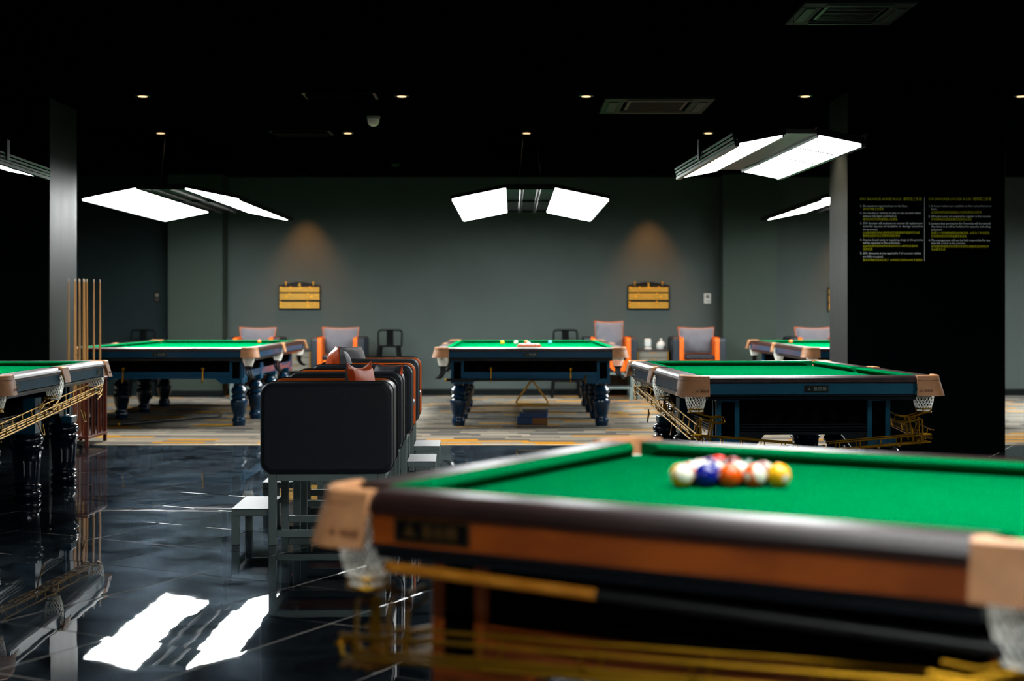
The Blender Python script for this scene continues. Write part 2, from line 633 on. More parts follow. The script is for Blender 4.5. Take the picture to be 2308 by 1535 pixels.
pm = [MB().box(-PW / 2 + .001, PW / 2 - .001, -PH / 2 + .0008, PH / 2 - .0008, -.001, .0035).mesh('plank', m) for m in MT['carpet'] + [MT['mustard']]]
restc = [MB() for _ in range(6)]
npk = 0
rp = random.Random(21)
for (a, b, c, d) in planks:
    k = 5 if rp.random() < .14 else rp.choice((0, 0, 1, 2, 3, 4))
    if b - a > PW - .001 and d - c > PH - .001 and npk < 300:
        o = link('plank', pm[k], carpet)
        o.location = ((a + b) / 2, (c + d) / 2, 0)
        npk += 1
    else:
        restc[k].box(a + .001, b - .001, c + .0008, d - .0008, -.001, .004)
full = MB()
fmi = []
for k in range(6):
    fmi += [k] * len(restc[k].f)
    full.add(restc[k].v, restc[k].f)
rc = full.build('plank_remainder', MT['carpet'] + [MT['mustard']], carpet)
for p, k in zip(rc.data.polygons, fmi):
    p.material_index = k
rc['kind'] = 'stuff'


# ------------------------------------------------------------------ pool and snooker tables
def frame_M(p, n):
    """matrix whose x axis is n (outward), y is tangent, at point p"""
    n = Vector((n[0], n[1], 0)).normalized()
    t = Vector((-n.y, n.x, 0))
    return Matrix(((n.x, t.x, 0, p[0]), (n.y, t.y, 0, p[1]), (0, 0, 1, 0), (0, 0, 0, 1)))


def side_sweep(prof, side, a0, a1, Wd, Ld, m0=0, m1=0):
    """extrude profile (u = distance inward from outer edge, z) along one side of the table.
    side: '+x','-x','+y','-y'; a0,a1 along the side; m0,m1 mitre slopes"""
    rows = []
    for a, mi in ((a0, m0), (a1, m1)):
        r = []
        for u, z in prof:
            aa = a + mi * u
            if side == '+x':
                r.append((Wd / 2 - u, aa, z))
            elif side == '-x':
                r.append((-Wd / 2 + u, aa, z))
            elif side == '+y':
                r.append((aa, Ld / 2 - u, z))
            else:
                r.append((aa, -Ld / 2 + u, z))
        rows.append(r)
    n = len(prof)
    mb = MB()
    fs = [(k, (k + 1) % n, n + (k + 1) % n, n + k) for k in range(n)] + [tuple(range(n)), tuple(range(n, 2 * n))[::-1]]
    mb.add(rows[0] + rows[1], fs)
    return mb


def net_mesh(r0, r1, h, strands, m, th_=.002, turns=.5, steps=8):
    mb = MB()
    for d in (-1, 1):
        for k in range(strands):
            pts = []
            for i in range(steps + 1):
                t = i / steps
                a = 2 * PI * k / strands + d * turns * t * PI
                bulge = r0 + (r1 - r0) * t + .013 * math.sin(PI * t)
                pts.append((bulge * math.cos(a), bulge * math.sin(a), -h * t))
            mb.tube(pts, th_, 3)
    for r, z in ((r0, 0), (r1, -h)):
        mb.tube([(r * math.cos(2 * PI * k / 20), r * math.sin(2 * PI * k / 20), z) for k in range(20)], th_ * 1.6, 4, True)
    return mb


def leather_corner(H, sx, sy, Wd, Ld, ins, skirt, flare):
    """leather wrapped round a rail corner: path of normals round the pocket centre"""
    P = Vector((sx * (Wd / 2 - ins), sy * (Ld / 2 - ins)))
    path = []
    tail = .066
    a0 = 0 if sx > 0 else PI
    a1 = PI / 2 if sy > 0 else -PI / 2
    da = (a1 - a0 + PI) % (2 * PI) - PI
    nx, ny = Vector((sx, 0)), Vector((0, sy))
    path.append((P - ny * tail, nx))
    path.append((P - ny * tail * .4, nx))
    for k in range(9):
        a = a0 + da * k / 8
        path.append((P, Vector((math.cos(a), math.sin(a)))))
    path.append((P - nx * tail * .4, ny))
    path.append((P - nx * tail, ny))
    rows = []
    m = len(path)
    for i, (p, n) in enumerate(path):
        t = i / (m - 1)
        fl = flare * (.45 + .55 * math.sin(PI * t))
        prof = [(ins - .031, H - .045), (ins - .029, H + .001), (ins - .023, H + .004), (ins - .006, H + .0045), (ins + .004, H - .002),
                (ins + .007, H - .02), (ins + .0085, H - .028), (ins + .010, H - .03), (ins + .012 + fl * .5, H - .03 - (skirt - .03) * .5),
                (ins + .014 + fl, H - skirt), (ins + .008 + fl, H - skirt), (ins + .004, H - .05)]
        rows.append([(p.x + n.x * r, p.y + n.y * r, z) for r, z in prof])
    mb = MB()
    mb.grid(rows, close_u=True)
    k = len(rows[0])
    mb.f.append(tuple(range(k)))
    mb.f.append(tuple(range((m - 1) * k, m * k))[::-1])
    # stitches along the fold
    st = MB()
    for i in range(1, m - 1):
        (p, n), (p2, n2) = path[i], path[min(i + 1, m - 1)]
        a = p + n * (ins + .0105)
        b = p2 + n2 * (ins + .0105)
        for f0, f1 in ((.15, .55), (.7, .98)):
            q0, q1 = a.lerp(b, f0), a.lerp(b, f1)
            if (q1 - q0).length > .002:
                st.tube([(q0.x, q0.y, H - .027), (q1.x, q1.y, H - .027)], .0012, 4)
    return mb, st


def leather_mid(H, sx, Wd, ins, skirt, flare, hw=.075):
    rows = []
    for t in (-1, -.7, -.4, 0, .4, .7, 1):
        y = t * hw
        cut = .05 * math.sqrt(max(0, 1 - (t / .62) ** 2)) if abs(t) < .62 else 0
        fl = flare * (1 - .5 * abs(t))
        prof = [(ins - .05 + cut * .6, H - .045), (ins - .05 + cut * .6, H + .001), (ins - .042 + cut * .6, H + .004), (ins - .006, H + .0045),
                (ins + .005, H - .002), (ins + .008, H - .025), (ins + .012 + fl * .5, H - skirt * .6), (ins + .014 + fl, H - skirt),
                (ins + .008 + fl, H - skirt), (ins + .001, H - .05)]
        rows.append([(sx * (Wd / 2 - ins + r), y, z) for r, z in prof])
    mb = MB()
    mb.grid(rows, close_u=True)
    k = len(rows[0])
    mb.f.append(tuple(range(k)))
    mb.f.append(tuple(range((len(rows) - 1) * k, len(rows) * k))[::-1])
    return mb


LEG_POOL = [(.076, 0), (.09, .012), (.094, .03), (.088, .048), (.074, .056), (.078, .062), (.092, .075), (.09, .092), (.078, .1),
            (.079, .104), (.083, .16), (.089, .25), (.096, .325), (.097, .33), (.108, .335), (.11, .345), (.104, .355), (.086, .36),
            (.084, .368), (.1, .38), (.109, .4), (.107, .418), (.096, .434), (.08, .442), (.08, .45)]
LEG_SNOOKER = [(.066, 0), (.068, .02), (.075, .045), (.074, .07), (.064, .085), (.062, .1), (.06, .115), (.068, .14), (.081, .19), (.09, .24),
               (.094, .265), (.09, .285), (.074, .296), (.07, .305), (.082, .318), (.085, .33), (.076, .342), (.068, .352), (.078, .372), (.086, .395),
               (.078, .42), (.06, .438), (.054, .455), (.056, .47), (.066, .478), (.066, .484)]


def emblem_plate(name, w, h, parent, loc, rot, sub='emblem', m=None):
    """name plate: rimmed plate, triangle with a ball in it, three characters"""
    pl_ = MB().box(-w / 2, w / 2, -h / 2, h / 2, 0, .003, .001).build(name, MT['board_dark'] if m else MT['plate_dark'], parent)
    m = m or MT['plate_metal']
    pl_.location = loc
    pl_.rotation_euler = rot
    rim = MB().tube([(x_, y_, .003) for x_, y_ in rrect(-w / 2 + .003, w / 2 - .003, -h / 2 + .003, h / 2 - .003, .004, 2)], .0012, 4, True)
    s = h * .32
    cx = -w * .29
    tri = [(cx + s * 1.15 * math.sin(a), s * math.cos(a) * 1.1 - h * .05, .0035) for a in (0, 2 * PI / 3, 4 * PI / 3)]
    rim.tube(tri, .0016, 4, True)
    rim.lathe([(s * .36, 0), (s * .36, .002)], 12, (cx, -h * .06, .003))
    rim.build(sub, m, pl_)
    text('lettering', '喜伯爵', h * .58, m, pl_, (-w * .13, -h * .21, .0034), (0, 0, 0), .0005)
    return pl_


def make_table(name, label, cat, Wd, Ld, H, kind, body_m, leg_m, rail_m, plates, group=None, inset=.2, leg_ys=None, leg_in=.25):
    root = thing(name, label, cat, group=group)
    ins = .085
    cush = .165                  # rail + cushion width
    bed = H - .036
    gap = .085                   # half opening at the side pocket
    cg = .165                    # corner: where cushions end from the outer edge
    # ---- bed
    bx, by = Wd / 2 - .10, Ld / 2 - .10
    out = []

    def arc(cx, cy, a0, a1, r, n=8):
        for k in range(n + 1):
            a = math.radians(a0 + (a1 - a0) * k / n)
            out.append((cx + r * math.cos(a), cy + r * math.sin(a)))
    pr_ = .052
    arc(bx, -by, 180, 90, pr_)
    arc(bx + .02, 0, 270, 90, pr_)
    arc(bx, by, 270, 180, pr_)
    arc(-bx, by, 0, -90, pr_)
    arc(-bx - .02, 0, 90, -90, pr_)
    arc(-bx, -by, 90, 0, pr_)
    MB().prism(out, 2, bed - .045, bed).build('bed_cloth', MT['cloth'], root, fix=True)
    # ---- rails with cushions
    rp_ = [(.004, H - .043), (0, H - .036), (0, H - .026), (.005, H - .013), (.016, H - .004), (.032, H), (.112, H), (.112, H - .043)]
    cp = [(.112, H - .0005), (.158, H - .0035), (.165, H - .008), (.164, H - .014), (.135, H - .036), (.112, H - .036)]
    ap = [(.016, H - .043), (.016, H - .108), (.03, H - .108), (.03, H - .043)]
    mp_ = [(.03, H - .108), (.012, H - .112), (.012, H - .117), (.03, H - .125), (.036, H - .142), (.06, H - .142), (.06, H - .108)]
    k = 1 if kind == 'snooker' else 1
    segs = [('-y', -Wd / 2 + cg - .03, Wd / 2 - cg + .03, 'c', 'c'), ('+y', -Wd / 2 + cg - .03, Wd / 2 - cg + .03, 'c', 'c')]
    for sd in ('+x', '-x'):
        segs += [(sd, -Ld / 2 + cg - .03, -gap + .035, 'c', 'm'), (sd, gap - .035, Ld / 2 - cg + .03, 'm', 'c')]
    for sd, a0, a1, t0, t1 in segs:
        r = side_sweep(rp_, sd, a0, a1, Wd, Ld).build('rail', rail_m, root, fix=True)
        c0 = a0 - (.18 if t0 == 'c' else .075)
        m0 = 1.6 if t0 == 'c' else .45
        c1 = a1 + (.18 if t1 == 'c' else .075)
        side_sweep(cp, sd, c0, c1, Wd, Ld, m0, -m0 if t1 == t0 else -(1.6 if t1 == 'c' else .45)).build('cushion', MT['cloth'], r, fix=True)
        e = .012
        side_sweep(ap, sd, a0 + e, a1 - e, Wd, Ld).build('apron', body_m, root, fix=True)
        side_sweep(mp_, sd, a0 + e + .0, a1 - e, Wd, Ld).build('apron_moulding', MT['mold'], root, fix=True)
    # ---- underside deck that carries the slate
    MB().box(-Wd / 2 + .13, Wd / 2 - .13, -Ld / 2 + .13, Ld / 2 - .13, H - .142, bed - .046).build('slate_frame', MT['black_plastic'], root)
    # ---- leathers and nets
    sk = .118 if kind == 'pool' else .108
    nm = net_mesh(.056, .038, .165 if kind == 'pool' else .155, 18, None).mesh('net', MT['net'])
    for sx in (-1, 1):
        for sy in (-1, 0, 1):
            if sy:
                lm, st = leather_corner(H, sx, sy, Wd, Ld, ins, sk, .024)
                lo = lm.build('pocket_leather', MT['leather'], root, True, fix=True)
                st.build('stitching', MT['stitch'], lo)
                px, py = sx * (Wd / 2 - ins), sy * (Ld / 2 - ins)
                if kind == 'pool':
                    # burnt stamp on the skirt of the leather
                    for axis in ('x', 'y'):
                        e_ = MB()
                        s_ = .011
                        e_.tube([(s_ * 1.1 * math.sin(a) - .03, s_ * math.cos(a), 0) for a in (0, 2 * PI / 3, 4 * PI / 3)], .0011, 4, True)
                        e_.sphere((-.03, -.002, 0), .0035, 8, 6)
                        eo = e_.build('stamp', MT['stamp'], lo)
                        if axis == 'y':
                            eo.location = (px - sx * .02, sy * (Ld / 2 + .0275), H - .085)
                            eo.rotation_euler = (PI / 2 - .2, 0, PI if sy > 0 else 0)
                        else:
                            eo.location = (sx * (Wd / 2 + .0275), py - sy * .02, H - .085)
                            eo.rotation_euler = (PI / 2 - .2, 0, PI / 2 if sx > 0 else -PI / 2)
                        to = text('stamp_lettering', '喜伯爵', .017, MT['stamp'], lo, eo.location, eo.rotation_euler, .0006)
                        dx = Vector((-.012, -.007, .001))
                        to.location = eo.location + (Matrix.Rotation(eo.rotation_euler.z, 3, 'Z') @ Matrix.Rotation(eo.rotation_euler.x, 3, 'X')) @ dx
            else:
                leather_mid(H, sx, Wd, ins, .10, .02).build('pocket_leather', MT['leather'], root, True, fix=True)
                px, py = sx * (Wd / 2 - ins + .015), 0
            n_ = link('net', nm, root)
            n_.location = (px, py, H - .047)
            n_.rotation_euler = (0, 0, random.random() * 6)
    # ---- cabinet: corner posts, sunk panels, ribbed trims
    ct, cb = H - .142, .455 if kind == 'pool' else .485
    hx, hy = Wd / 2 - inset, Ld / 2 - inset
    pw = .14
    zc = cb + .058 if kind == 'pool' else cb + .03
    for sx in (-1, 1):
        for sy in (-1, 1):
            xa, xb = sorted((sx * hx, sx * (hx - pw)))
            ya, yb = sorted((sy * hy, sy * (hy - pw)))
            mb = MB()
            # frame of the post on both outer faces: stiles and rails around the sunk panel
            t = .02
            mb.box(xa + .012, xb - .012, ya + .012, yb - .012, cb, ct)
            for (x_, w_) in ((xa, .03), (xb - .03, .03)):
                for (y_, h_) in ((ya, .03), (yb - .03, .03)):
                    mb.box(x_, x_ + w_, y_, y_ + h_, cb - .02, ct, .003)
            mb.box(xa + .001, xb - .001, ya + .001, yb - .001, cb - .02, cb + .035, .003)
            mb.box(xa + .001, xb - .001, ya + .001, yb - .001, ct - .02, ct, .003)
            po = mb.build('corner_post', body_m, root)
            pn = MB()
            yo = sy * (hy - .0125)
            pn.box(xa + .03, xb - .03, *sorted((yo, yo + sy * .004)), cb + .035, ct - .02)
            xo = sx * (hx - .0125)
            pn.box(*sorted((xo, xo + sx * .004)), ya + .03, yb - .03, cb + .035, ct - .02)
            pn.build('sunk_panel', MT['black_wood2'], po)
    for sy in (-1, 1):
        ya, yb = sorted((sy * (hy - .02), sy * (hy - .045)))
        MB().box(-hx + pw, hx - pw, ya, yb, cb + .07, ct).build('end_panel', MT['black_wood'], root)
        tr = MB()
        for q in range(4 if kind == 'pool' else 1):
            hgt = .011 if kind == 'pool' else .045
            y_ = sorted((sy * (hy - .002 - .003 * q), sy * (hy - .045)))
            z_ = (cb + .125 - .017 * q) if kind == 'pool' else cb + .105
            tr.box(-hx + pw, hx - pw, y_[0], y_[1], z_ - hgt, z_, .003)
        y_ = sorted((sy * (hy - .008), sy * (hy - .045)))
        # bottom skirting with raised middle
        tr.prism([(-hx + pw, cb - .02), (-hx + pw + .09, cb - .02), (-hx + pw + .15, zc), (hx - pw - .15, zc), (hx - pw - .09, cb - .02),
                  (hx - pw, cb - .02), (hx - pw, cb + .075), (-hx + pw, cb + .075)], 1, y_[0], y_[1])
        tr.build('ribbed_trim', body_m if kind == 'snooker' else MT['mold'] if body_m is not MT['orange_wood'] else body_m, root, fix=True)
    for sx in (-1, 1):
        xa, xb = sorted((sx * (hx - .02), sx * (hx - .045)))
        MB().box(xa, xb, -hy + pw, hy - pw, cb + .07, ct).build('side_panel', MT['black_wood'], root)
        tr = MB()
        for q in range(4 if kind == 'pool' else 1):
            hgt = .011 if kind == 'pool' else .045
            x_ = sorted((sx * (hx - .002 - .003 * q), sx * (hx - .045)))
            z_ = (cb + .125 - .017 * q) if kind == 'pool' else cb + .105
            tr.box(x_[0], x_[1], -hy + pw, hy - pw, z_ - hgt, z_, .003)
        x_ = sorted((sx * (hx - .008), sx * (hx - .045)))
        tr.prism([(-hy + pw, cb - .02), (-hy + pw + .09, cb - .02), (-hy + pw + .15, zc), (hy - pw - .15, zc), (hy - pw - .09, cb - .02),
                  (hy - pw, cb - .02), (hy - pw, cb + .075), (-hy + pw, cb + .075)], 0, x_[0], x_[1])
        tr.build('ribbed_trim', body_m if kind == 'snooker' else MT['mold'] if body_m is not MT['orange_wood'] else body_m, root, fix=True)
    # ---- legs
    prof = LEG_POOL if kind == 'pool' else LEG_SNOOKER
    sc = (cb - .02) / prof[-1][1]
    prof = [(r, z * sc) for r, z in prof]
    fl = (.101 * sc, .328 * sc, 1, .06) if kind == 'pool' else (.12 * sc, .262 * sc, 1, .035)
    lme = MB().lathe(prof, 40, (0, 0, 0), fl).mesh('leg', leg_m, True)
    for sx in (-1, 1):
        for ly in leg_ys:
            lo = link('leg', lme, root)
            lo.location = (sx * (Wd / 2 - leg_in), ly, 0)
            mbk = MB().box(-.075, .075, -.075, .075, cb - .02, cb + .03 if abs(ly) > hy - pw - .1 else ct - .06, .004).build('leg_block', body_m, lo)
    # ---- name plates
    for sd, a in plates:
        h = .046
        w = .145 if kind == 'pool' else .15
        dim = body_m is MT['orange_wood']
        if dim:
            w, h = .19, .052
        z = H - .0755
        if sd == '-y':
            emblem_plate('name_plate', w, h, root, (a, -Ld / 2 + .016, z), (PI / 2, 0, 0))
        elif sd == '+y':
            emblem_plate('name_plate', w, h, root, (a, Ld / 2 - .016, z), (PI / 2, 0, PI))
        elif sd == '+x':
            emblem_plate('name_plate', w, h, root, (Wd / 2 - .016, a, z), (PI / 2, 0, PI / 2), m=MT['plate_gold'] if dim else None)
        elif sd == '-x':
            emblem_plate('name_plate', w, h, root, (-Wd / 2 + .016, a, z), (PI / 2, 0, -PI / 2))
    return root


def wire_track(root, p0, p1, w=.07, name='ball_return_rail', hoops=7, rails=3, side_h=.06, inward=None, r=.0055):
    """brass ball return: floor rods, one side rod and cross hoops from p0 (high) to p1 (low)"""
    p0, p1 = Vector(p0), Vector(p1)
    t = (p1 - p0).normalized()
    up = Vector((0, 0, 1))
    s = t.cross(up).normalized()
    mb = MB()
    for k in range(rails):
        f = (k / (rails - 1) - .5) * w
        mb.tube([p0 + s * f, p1 + s * f], r, 6)
    for q in (-.5, .5):
        f = q * (w + .022)
        mb.tube([p0 + s * f + up * side_h, p1 + s * f + up * side_h], r * .9, 6)
    for k in range(hoops):
        c = p0.lerp(p1, (k + .5) / hoops)
        pts = [c + s * (-.5 * (w + .022)) + up * side_h, c + s * (-.5 * w - .006) + up * .012, c + s * (-.4 * w) - up * .009, c + s * (.4 * w) - up * .009,
               c + s * (.5 * w + .006) + up * .012, c + s * (.5 * (w + .022)) + up * side_h]
        mb.tube(pts, r * .75, 5)
    e = p1
    mb.tube([e + s * (-.5 * w), e + up * .03 + s * (-.3 * w) + t * .02, e + up * .03 + s * (.3 * w) + t * .02, e + s * .5 * w], r, 6)
    return mb.build(name, MT['brass'], root, True)


def pocket_cage(root, c, n, drop, r=.045, wr=.005, name='pocket_cage'):
    """brass ring under a net with guide bars leading down and outward along n"""
    c = Vector(c)
    n = Vector((n[0], n[1], 0)).normalized()
    s = Vector((-n.y, n.x, 0))
    mb = MB()
    for dz, rr in ((0, r), (-.02, r)):
        mb.tube([c + n * rr * math.cos(2 * PI * k / 16) + s * rr * math.sin(2 * PI * k / 16) + Vector((0, 0, dz)) for k in range(16)], wr, 6, True)
    for k in range(5):
        a = 2 * PI * k / 5
        d = n * r * math.cos(a) + s * r * math.sin(a)
        mb.tube([c + d, c + d + Vector((0, 0, -.02))], wr * .9, 5)
    for f in (-1, 1):
        b = c + s * f * r
        mb.tube([b - n * .01 + Vector((0, 0, -.02)), b + n * .09 + Vector((0, 0, -.05)), b + n * .155 + Vector((0, 0, -.045)), b + n * .165 + Vector((0, 0, -.075)),
                 b + n * .13 + Vector((0, 0, -.085)), b + n * .03 + Vector((0, 0, -.06))], wr, 6)
        mb.tube([b + n * .10 + Vector((0, 0, -.05)), b + n * .075 + Vector((0, 0, -drop))], wr, 6)
        mb.tube([b + n * .02 + Vector((0, 0, -.06)), b + n * .015 + Vector((0, 0, -drop))], wr, 6)
    mb.tube([c + n * .045 + s * r + Vector((0, 0, -drop * .98)), c + n * .045 - s * r + Vector((0, 0, -drop * .98))], wr, 6)
    # flat guide strip
    q = [c + n * .03 + s * .014 + Vector((0, 0, -.05)), c + n * .03 - s * .014 + Vector((0, 0, -.05)), c + n * .025 - s * .014 + Vector((0, 0, -drop)), c + n * .025 + s * .014 + Vector((0, 0, -drop))]
    q2 = [p + n * .004 for p in q]
    mb.add(q + q2, [(0, 1, 2, 3), (7, 6, 5, 4), (0, 4, 5, 1), (1, 5, 6, 2), (2, 6, 7, 3), (3, 7, 4, 0)])
    return mb.build(name, MT['brass'], root, True)


def pool_hardware(root, Wd, Ld, H, near=False):
    """brass rails and cages of a pool table; balls roll to the -y end"""
    zt = H - .205
    for sx in (-1, 1):
        x = sx * (Wd / 2 - .085)
        wire_track(root, (x, Ld / 2 - .06, zt - .02), (x, -Ld / 2 + .045, zt - .165), hoops=12, side_h=.05)
        pocket_cage(root, (x, Ld / 2 - .085, zt + .01), (0, -1), .045)
        pocket_cage(root, (sx * (Wd / 2 - .085), 0, zt + .01), (0, -1), .095)
        # corner at the collecting end: cage leads inwards and down to a tray along the end
        pocket_cage(root, (x, -Ld / 2 + .085, zt + .01), (-sx, 0), .19, .043, .0055)
        wire_track(root, (x + sx * .03, -Ld / 2 + .07, zt - .185), (sx * .10, -Ld / 2 + .07, zt - .235), hoops=5, side_h=.045)
        # hooks bracing the track to the legs
        for y_ in (-.35, .35 + .4):
            br = MB().tube([(x, y_, zt - .13), (x - sx * .02, y_ + .2, zt - .23), (x - sx * .03, y_ + .28, zt - .24), (x - sx * .05, y_ + .31, zt - .17)], .005, 6)
            br.build('track_brace', MT['brass'], root, True)


PL, PWD, PH_ = 2.60, 1.52, .875
pool_a = make_table('pool_table', 'blue pool table beside the pillar with the rules sign', 'pool table', PWD, PL, PH_, 'pool',
                    MT['blue'], MT['leg_dark'], MT['rail'], [('-y', .02), ('+x', 1.02), ('+x', -1.06), ('-x', 1.02)], 'pool tables with brass ball returns',
                    .235, (-.93, .0, 1.1 - .17), .25)
pool_hardware(pool_a, PWD, PL, PH_)
pool_b = dup(pool_a, (-3.75, 9.70, 0), .043, 'blue pool table cut off by the left edge, in front of the cue rack')
pool_a.location = (1.692, 9.752, 0)
pool_a.rotation_euler = (0, 0, .046)
FA = 1.033
FW, FL = 1.46, 2.94
fe1 = Vector((-math.sin(FA), math.cos(FA)))      # local +y (towards the left end)
fe2 = Vector((math.cos(FA), math.sin(FA)))       # local +x (away from the camera)
P0 = Vector((-.315, 3.175))                      # near-left pocket
FC = P0 - fe1 * (FL / 2 - .085) + fe2 * (FW / 2 - .085)
pool_c = make_table('pool_table', 'big brown wooden pool table with racked balls, closest to the camera', 'pool table', FW, FL, PH_, 'pool',
                    MT['orange_wood'], MT['orange_wood'], MT['rail'], [('+x', -FL / 2 + .30)], 'pool tables with brass ball returns', .185, (-1.12, 0, 1.12), .22)
pool_hardware(pool_c, FW, FL, PH_)
pool_c.location = (FC.x, FC.y, 0)
pool_c.rotation_euler = (0, 0, FA + PI)

SL, SW, SH = 3.84, 2.03, .855
snk = make_table('snooker_table', 'navy snooker table under the central lamp with coloured balls on it', 'snooker table', SW, SL, SH, 'snooker',
                 MT['blue_snooker'], MT['leg_blue'], MT['rail_red'], [('-y', 0)], 'full size snooker tables', .165, (-1.55, -.52, .52, 1.55), .24)
# black ball chutes under the nets
for sx in (-1, 1):
    for sy in (-1, 0, 1):
        c = Vector((sx * (SW / 2 - .085), sy * (SL / 2 - .085), SH - .205))
        n = Vector((sx * .75, -.65 if sy <= 0 else .65, 0)).normalized()
        s_ = Vector((-n.y, n.x, 0))
        mb = MB()
        mb.tube([c + n * .042 * math.cos(2 * PI * k / 12) + s_ * .042 * math.sin(2 * PI * k / 12) for k in range(12)], .008, 5, True)
        for f in (-.035, 0, .035):
            mb.tube([c + s_ * f, c + s_ * f * .9 + Vector((0, 0, -.06)), c + s_ * f * .8 + Vector((0, 0, -.10)) + n * .03, c + s_ * f * .7 + n * .075 + Vector((0, 0, -.125))], .011, 5)
        mb.build('ball_chute', MT['black_plastic'], snk, True)
# brass hooks for the rest on the near end
for x in (-.42, .43):
    hk = MB().tube([(x, -SL / 2 + .165, .62), (x, -SL / 2 + .14, .615), (x, -SL / 2 + .135, .5), (x, -SL / 2 + .125, .478), (x, -SL / 2 + .105, .485), (x, -SL / 2 + .10, .505)], .008, 6)
    hk.sphere((x, -SL / 2 + .15, .625), .018, 10, 6)
    hk.build('rest_hook', MT['brass'], snk, True)
SNK = [(.196, 17.305), (-3.73, 17.305), (4.12, 17.305)]
snk.location = (.196, 17.305, .0045)
snk_b = dup(snk, (-3.73, 17.305, .0045), 0, 'navy snooker table on the carpet behind the rack of cues')
snk_c = dup(snk, (4.12, 17.305, .0045), 0, 'navy snooker table half hidden behind the pillar with the rules sign')


# ------------------------------------------------------------------ table lamps
def make_lamp(name, label, L, zi, drop, wi, wo, nseg, group, brackets=False, boards=False):
    """two long tilted panels, the inner edges higher, joined by a dark spine"""
    root = thing(name, label, 'lamp', group=group)
    tilt = drop / (wo - wi)
    for sx in (-1, 1):
        def P(x, z):
            return (sx * x, z)
        # shell above the diffuser
        sh = [P(wi - .02, zi + .012), P(wo + .02, zi - drop - tilt * .02 + .008), P(wo + .02, zi - drop + .045), P(wi - .02, zi + .055)]
        shell = MB().prism(sh, 1, -L / 2 - .025, L / 2 + .025).build('shell', MT['lamp_shell'], root, fix=True)
        # diffusers, one per segment
        sl = L / nseg
        for k in range(nseg):
            a, b = -L / 2 + k * sl + .008, -L / 2 + (k + 1) * sl - .008
            pts = [P(wi, zi), P(wo, zi - drop), P(wo, zi - drop + .008), P(wi, zi + .008)]
            MB().prism(pts, 1, a, b).build('diffuser', MT['lamp_light'], root, fix=True)
        for k in range(1, nseg):
            yk = -L / 2 + k * sl
            hd_ = .011 if boards else .025
            MB().prism([P(wi, zi - .0035), P(wo, zi - drop - .0035), P(wo, zi - drop + .01), P(wi, zi + .01)], 1, yk - hd_, yk + hd_).build('divider', MT['lamp_shell'], root, fix=True)
        # thin frame lips
        lip = MB()
        lip.box(*sorted((sx * (wo + .004), sx * (wo + (.034 if boards else .016)))), -L / 2 - .012, L / 2 + .012, zi - drop - .012, zi - drop + .01, .002)
        lip.box(*sorted((sx * (wi - .004), sx * (wi - .014))), -L / 2 - .012, L / 2 + .012, zi - .004, zi + .012, .002)
        lip.build('frame_lip', MT['lamp_alu'] if boards else MT['lamp_shell'], root)
        if boards:
            for q in range(3):
                z = zi - drop + .012 + .022 * q
                x = wo + .024 + .006 * q
                MB().box(*sorted((sx * x, sx * (x + .012))), -L / 2, L / 2, z, z + .016, .003).build('side_rib', MT['lamp_alu'], shell)
            bk = MB()
            bk.box(*sorted((sx * (wo + .05), sx * (wo + .062))), -.03, .03, zi - drop + .02, zi - drop + .16, .002)
            bk.build('bracket', MT['lamp_alu'], root)
    MB().box(-wi + .016, wi - .016, -L / 2 - .02, L / 2 + .02, zi + .018, zi + .05, .004).build('spine', MT['lamp_under'] if boards else MT['lamp_shell'], root)
    if not boards:
        rd = MB()
        for x in (-wi * .35, wi * .35):
            rd.tube([(x, -L / 2, zi + .008), (x, L / 2, zi + .008)], .02, 8)
        rd.build('spine_tube', MT['lamp_shell'], root, True)
        for y_ in (-L / 2 + .02, 0, L / 2 - .02):
            MB().box(-wi + .01, wi - .01, y_ - .015, y_ + .015, zi - .004, zi + .05, .003).build('crossbar', MT['lamp_shell'], root)
    for y_ in (-L * .36, L * .36):
        for x_ in (-wi * .5, wi * .5):
            MB().tube([(x_, y_, zi + .05), (x_ * .5, y_, CEIL)], .002, 5).build('cable', MT['black_plastic'], root)
    return root


lamp_s = make_lamp('table_lamp', 'wide black lamp with two lit panels over the central snooker table', 3.7, 2.541, .113, .266, .825, 6, 'wide snooker table lamps')
lamp_s.location = (.196, 17.30, 0)
dup(lamp_s, (-3.73, 17.30, 0), 0, 'wide black lamp with two lit panels over the snooker table behind the cue rack')
dup(lamp_s, (4.12, 17.30, 0), 0, 'wide black lamp half hidden behind the pillar with the rules sign')
dup(lamp_s, (8.05, 17.30, 0), 0, 'wide black lamp out of view to the right of the far right snooker table')
lamp_p = make_lamp('table_lamp', 'ribbed lamp with four lit tiles a side over the pool table near the rules sign', 2.2, 2.287, .048, .113, .36, 4, 'narrow pool table lamps', boards=True)
lamp_p.location = (1.665, 9.75, 0)
lamp_p.rotation_euler = (0, 0, .044)
dup(lamp_p, (-3.79, 9.72, 0), .044, 'ribbed lamp cut off by the left edge of the view')
dup(lamp_p, (FC.x, FC.y, 0), FA, 'ribbed lamp out of view above the brown pool table')
fill_lamp = dup(lamp_p, (-.30, 1.05, 0), FA, 'added ribbed fill lamp out of view overhead, beside the camera')  # added with no table below, to brighten faces turned to the camera
fill_lamp.scale = (.7, .6, 1)
dup(lamp_p, (5.0, 4.5, 0), .044, 'ribbed lamp out of view on the right, nearer than the rules sign')  # added fill for the blue table's near end; no table stands under it



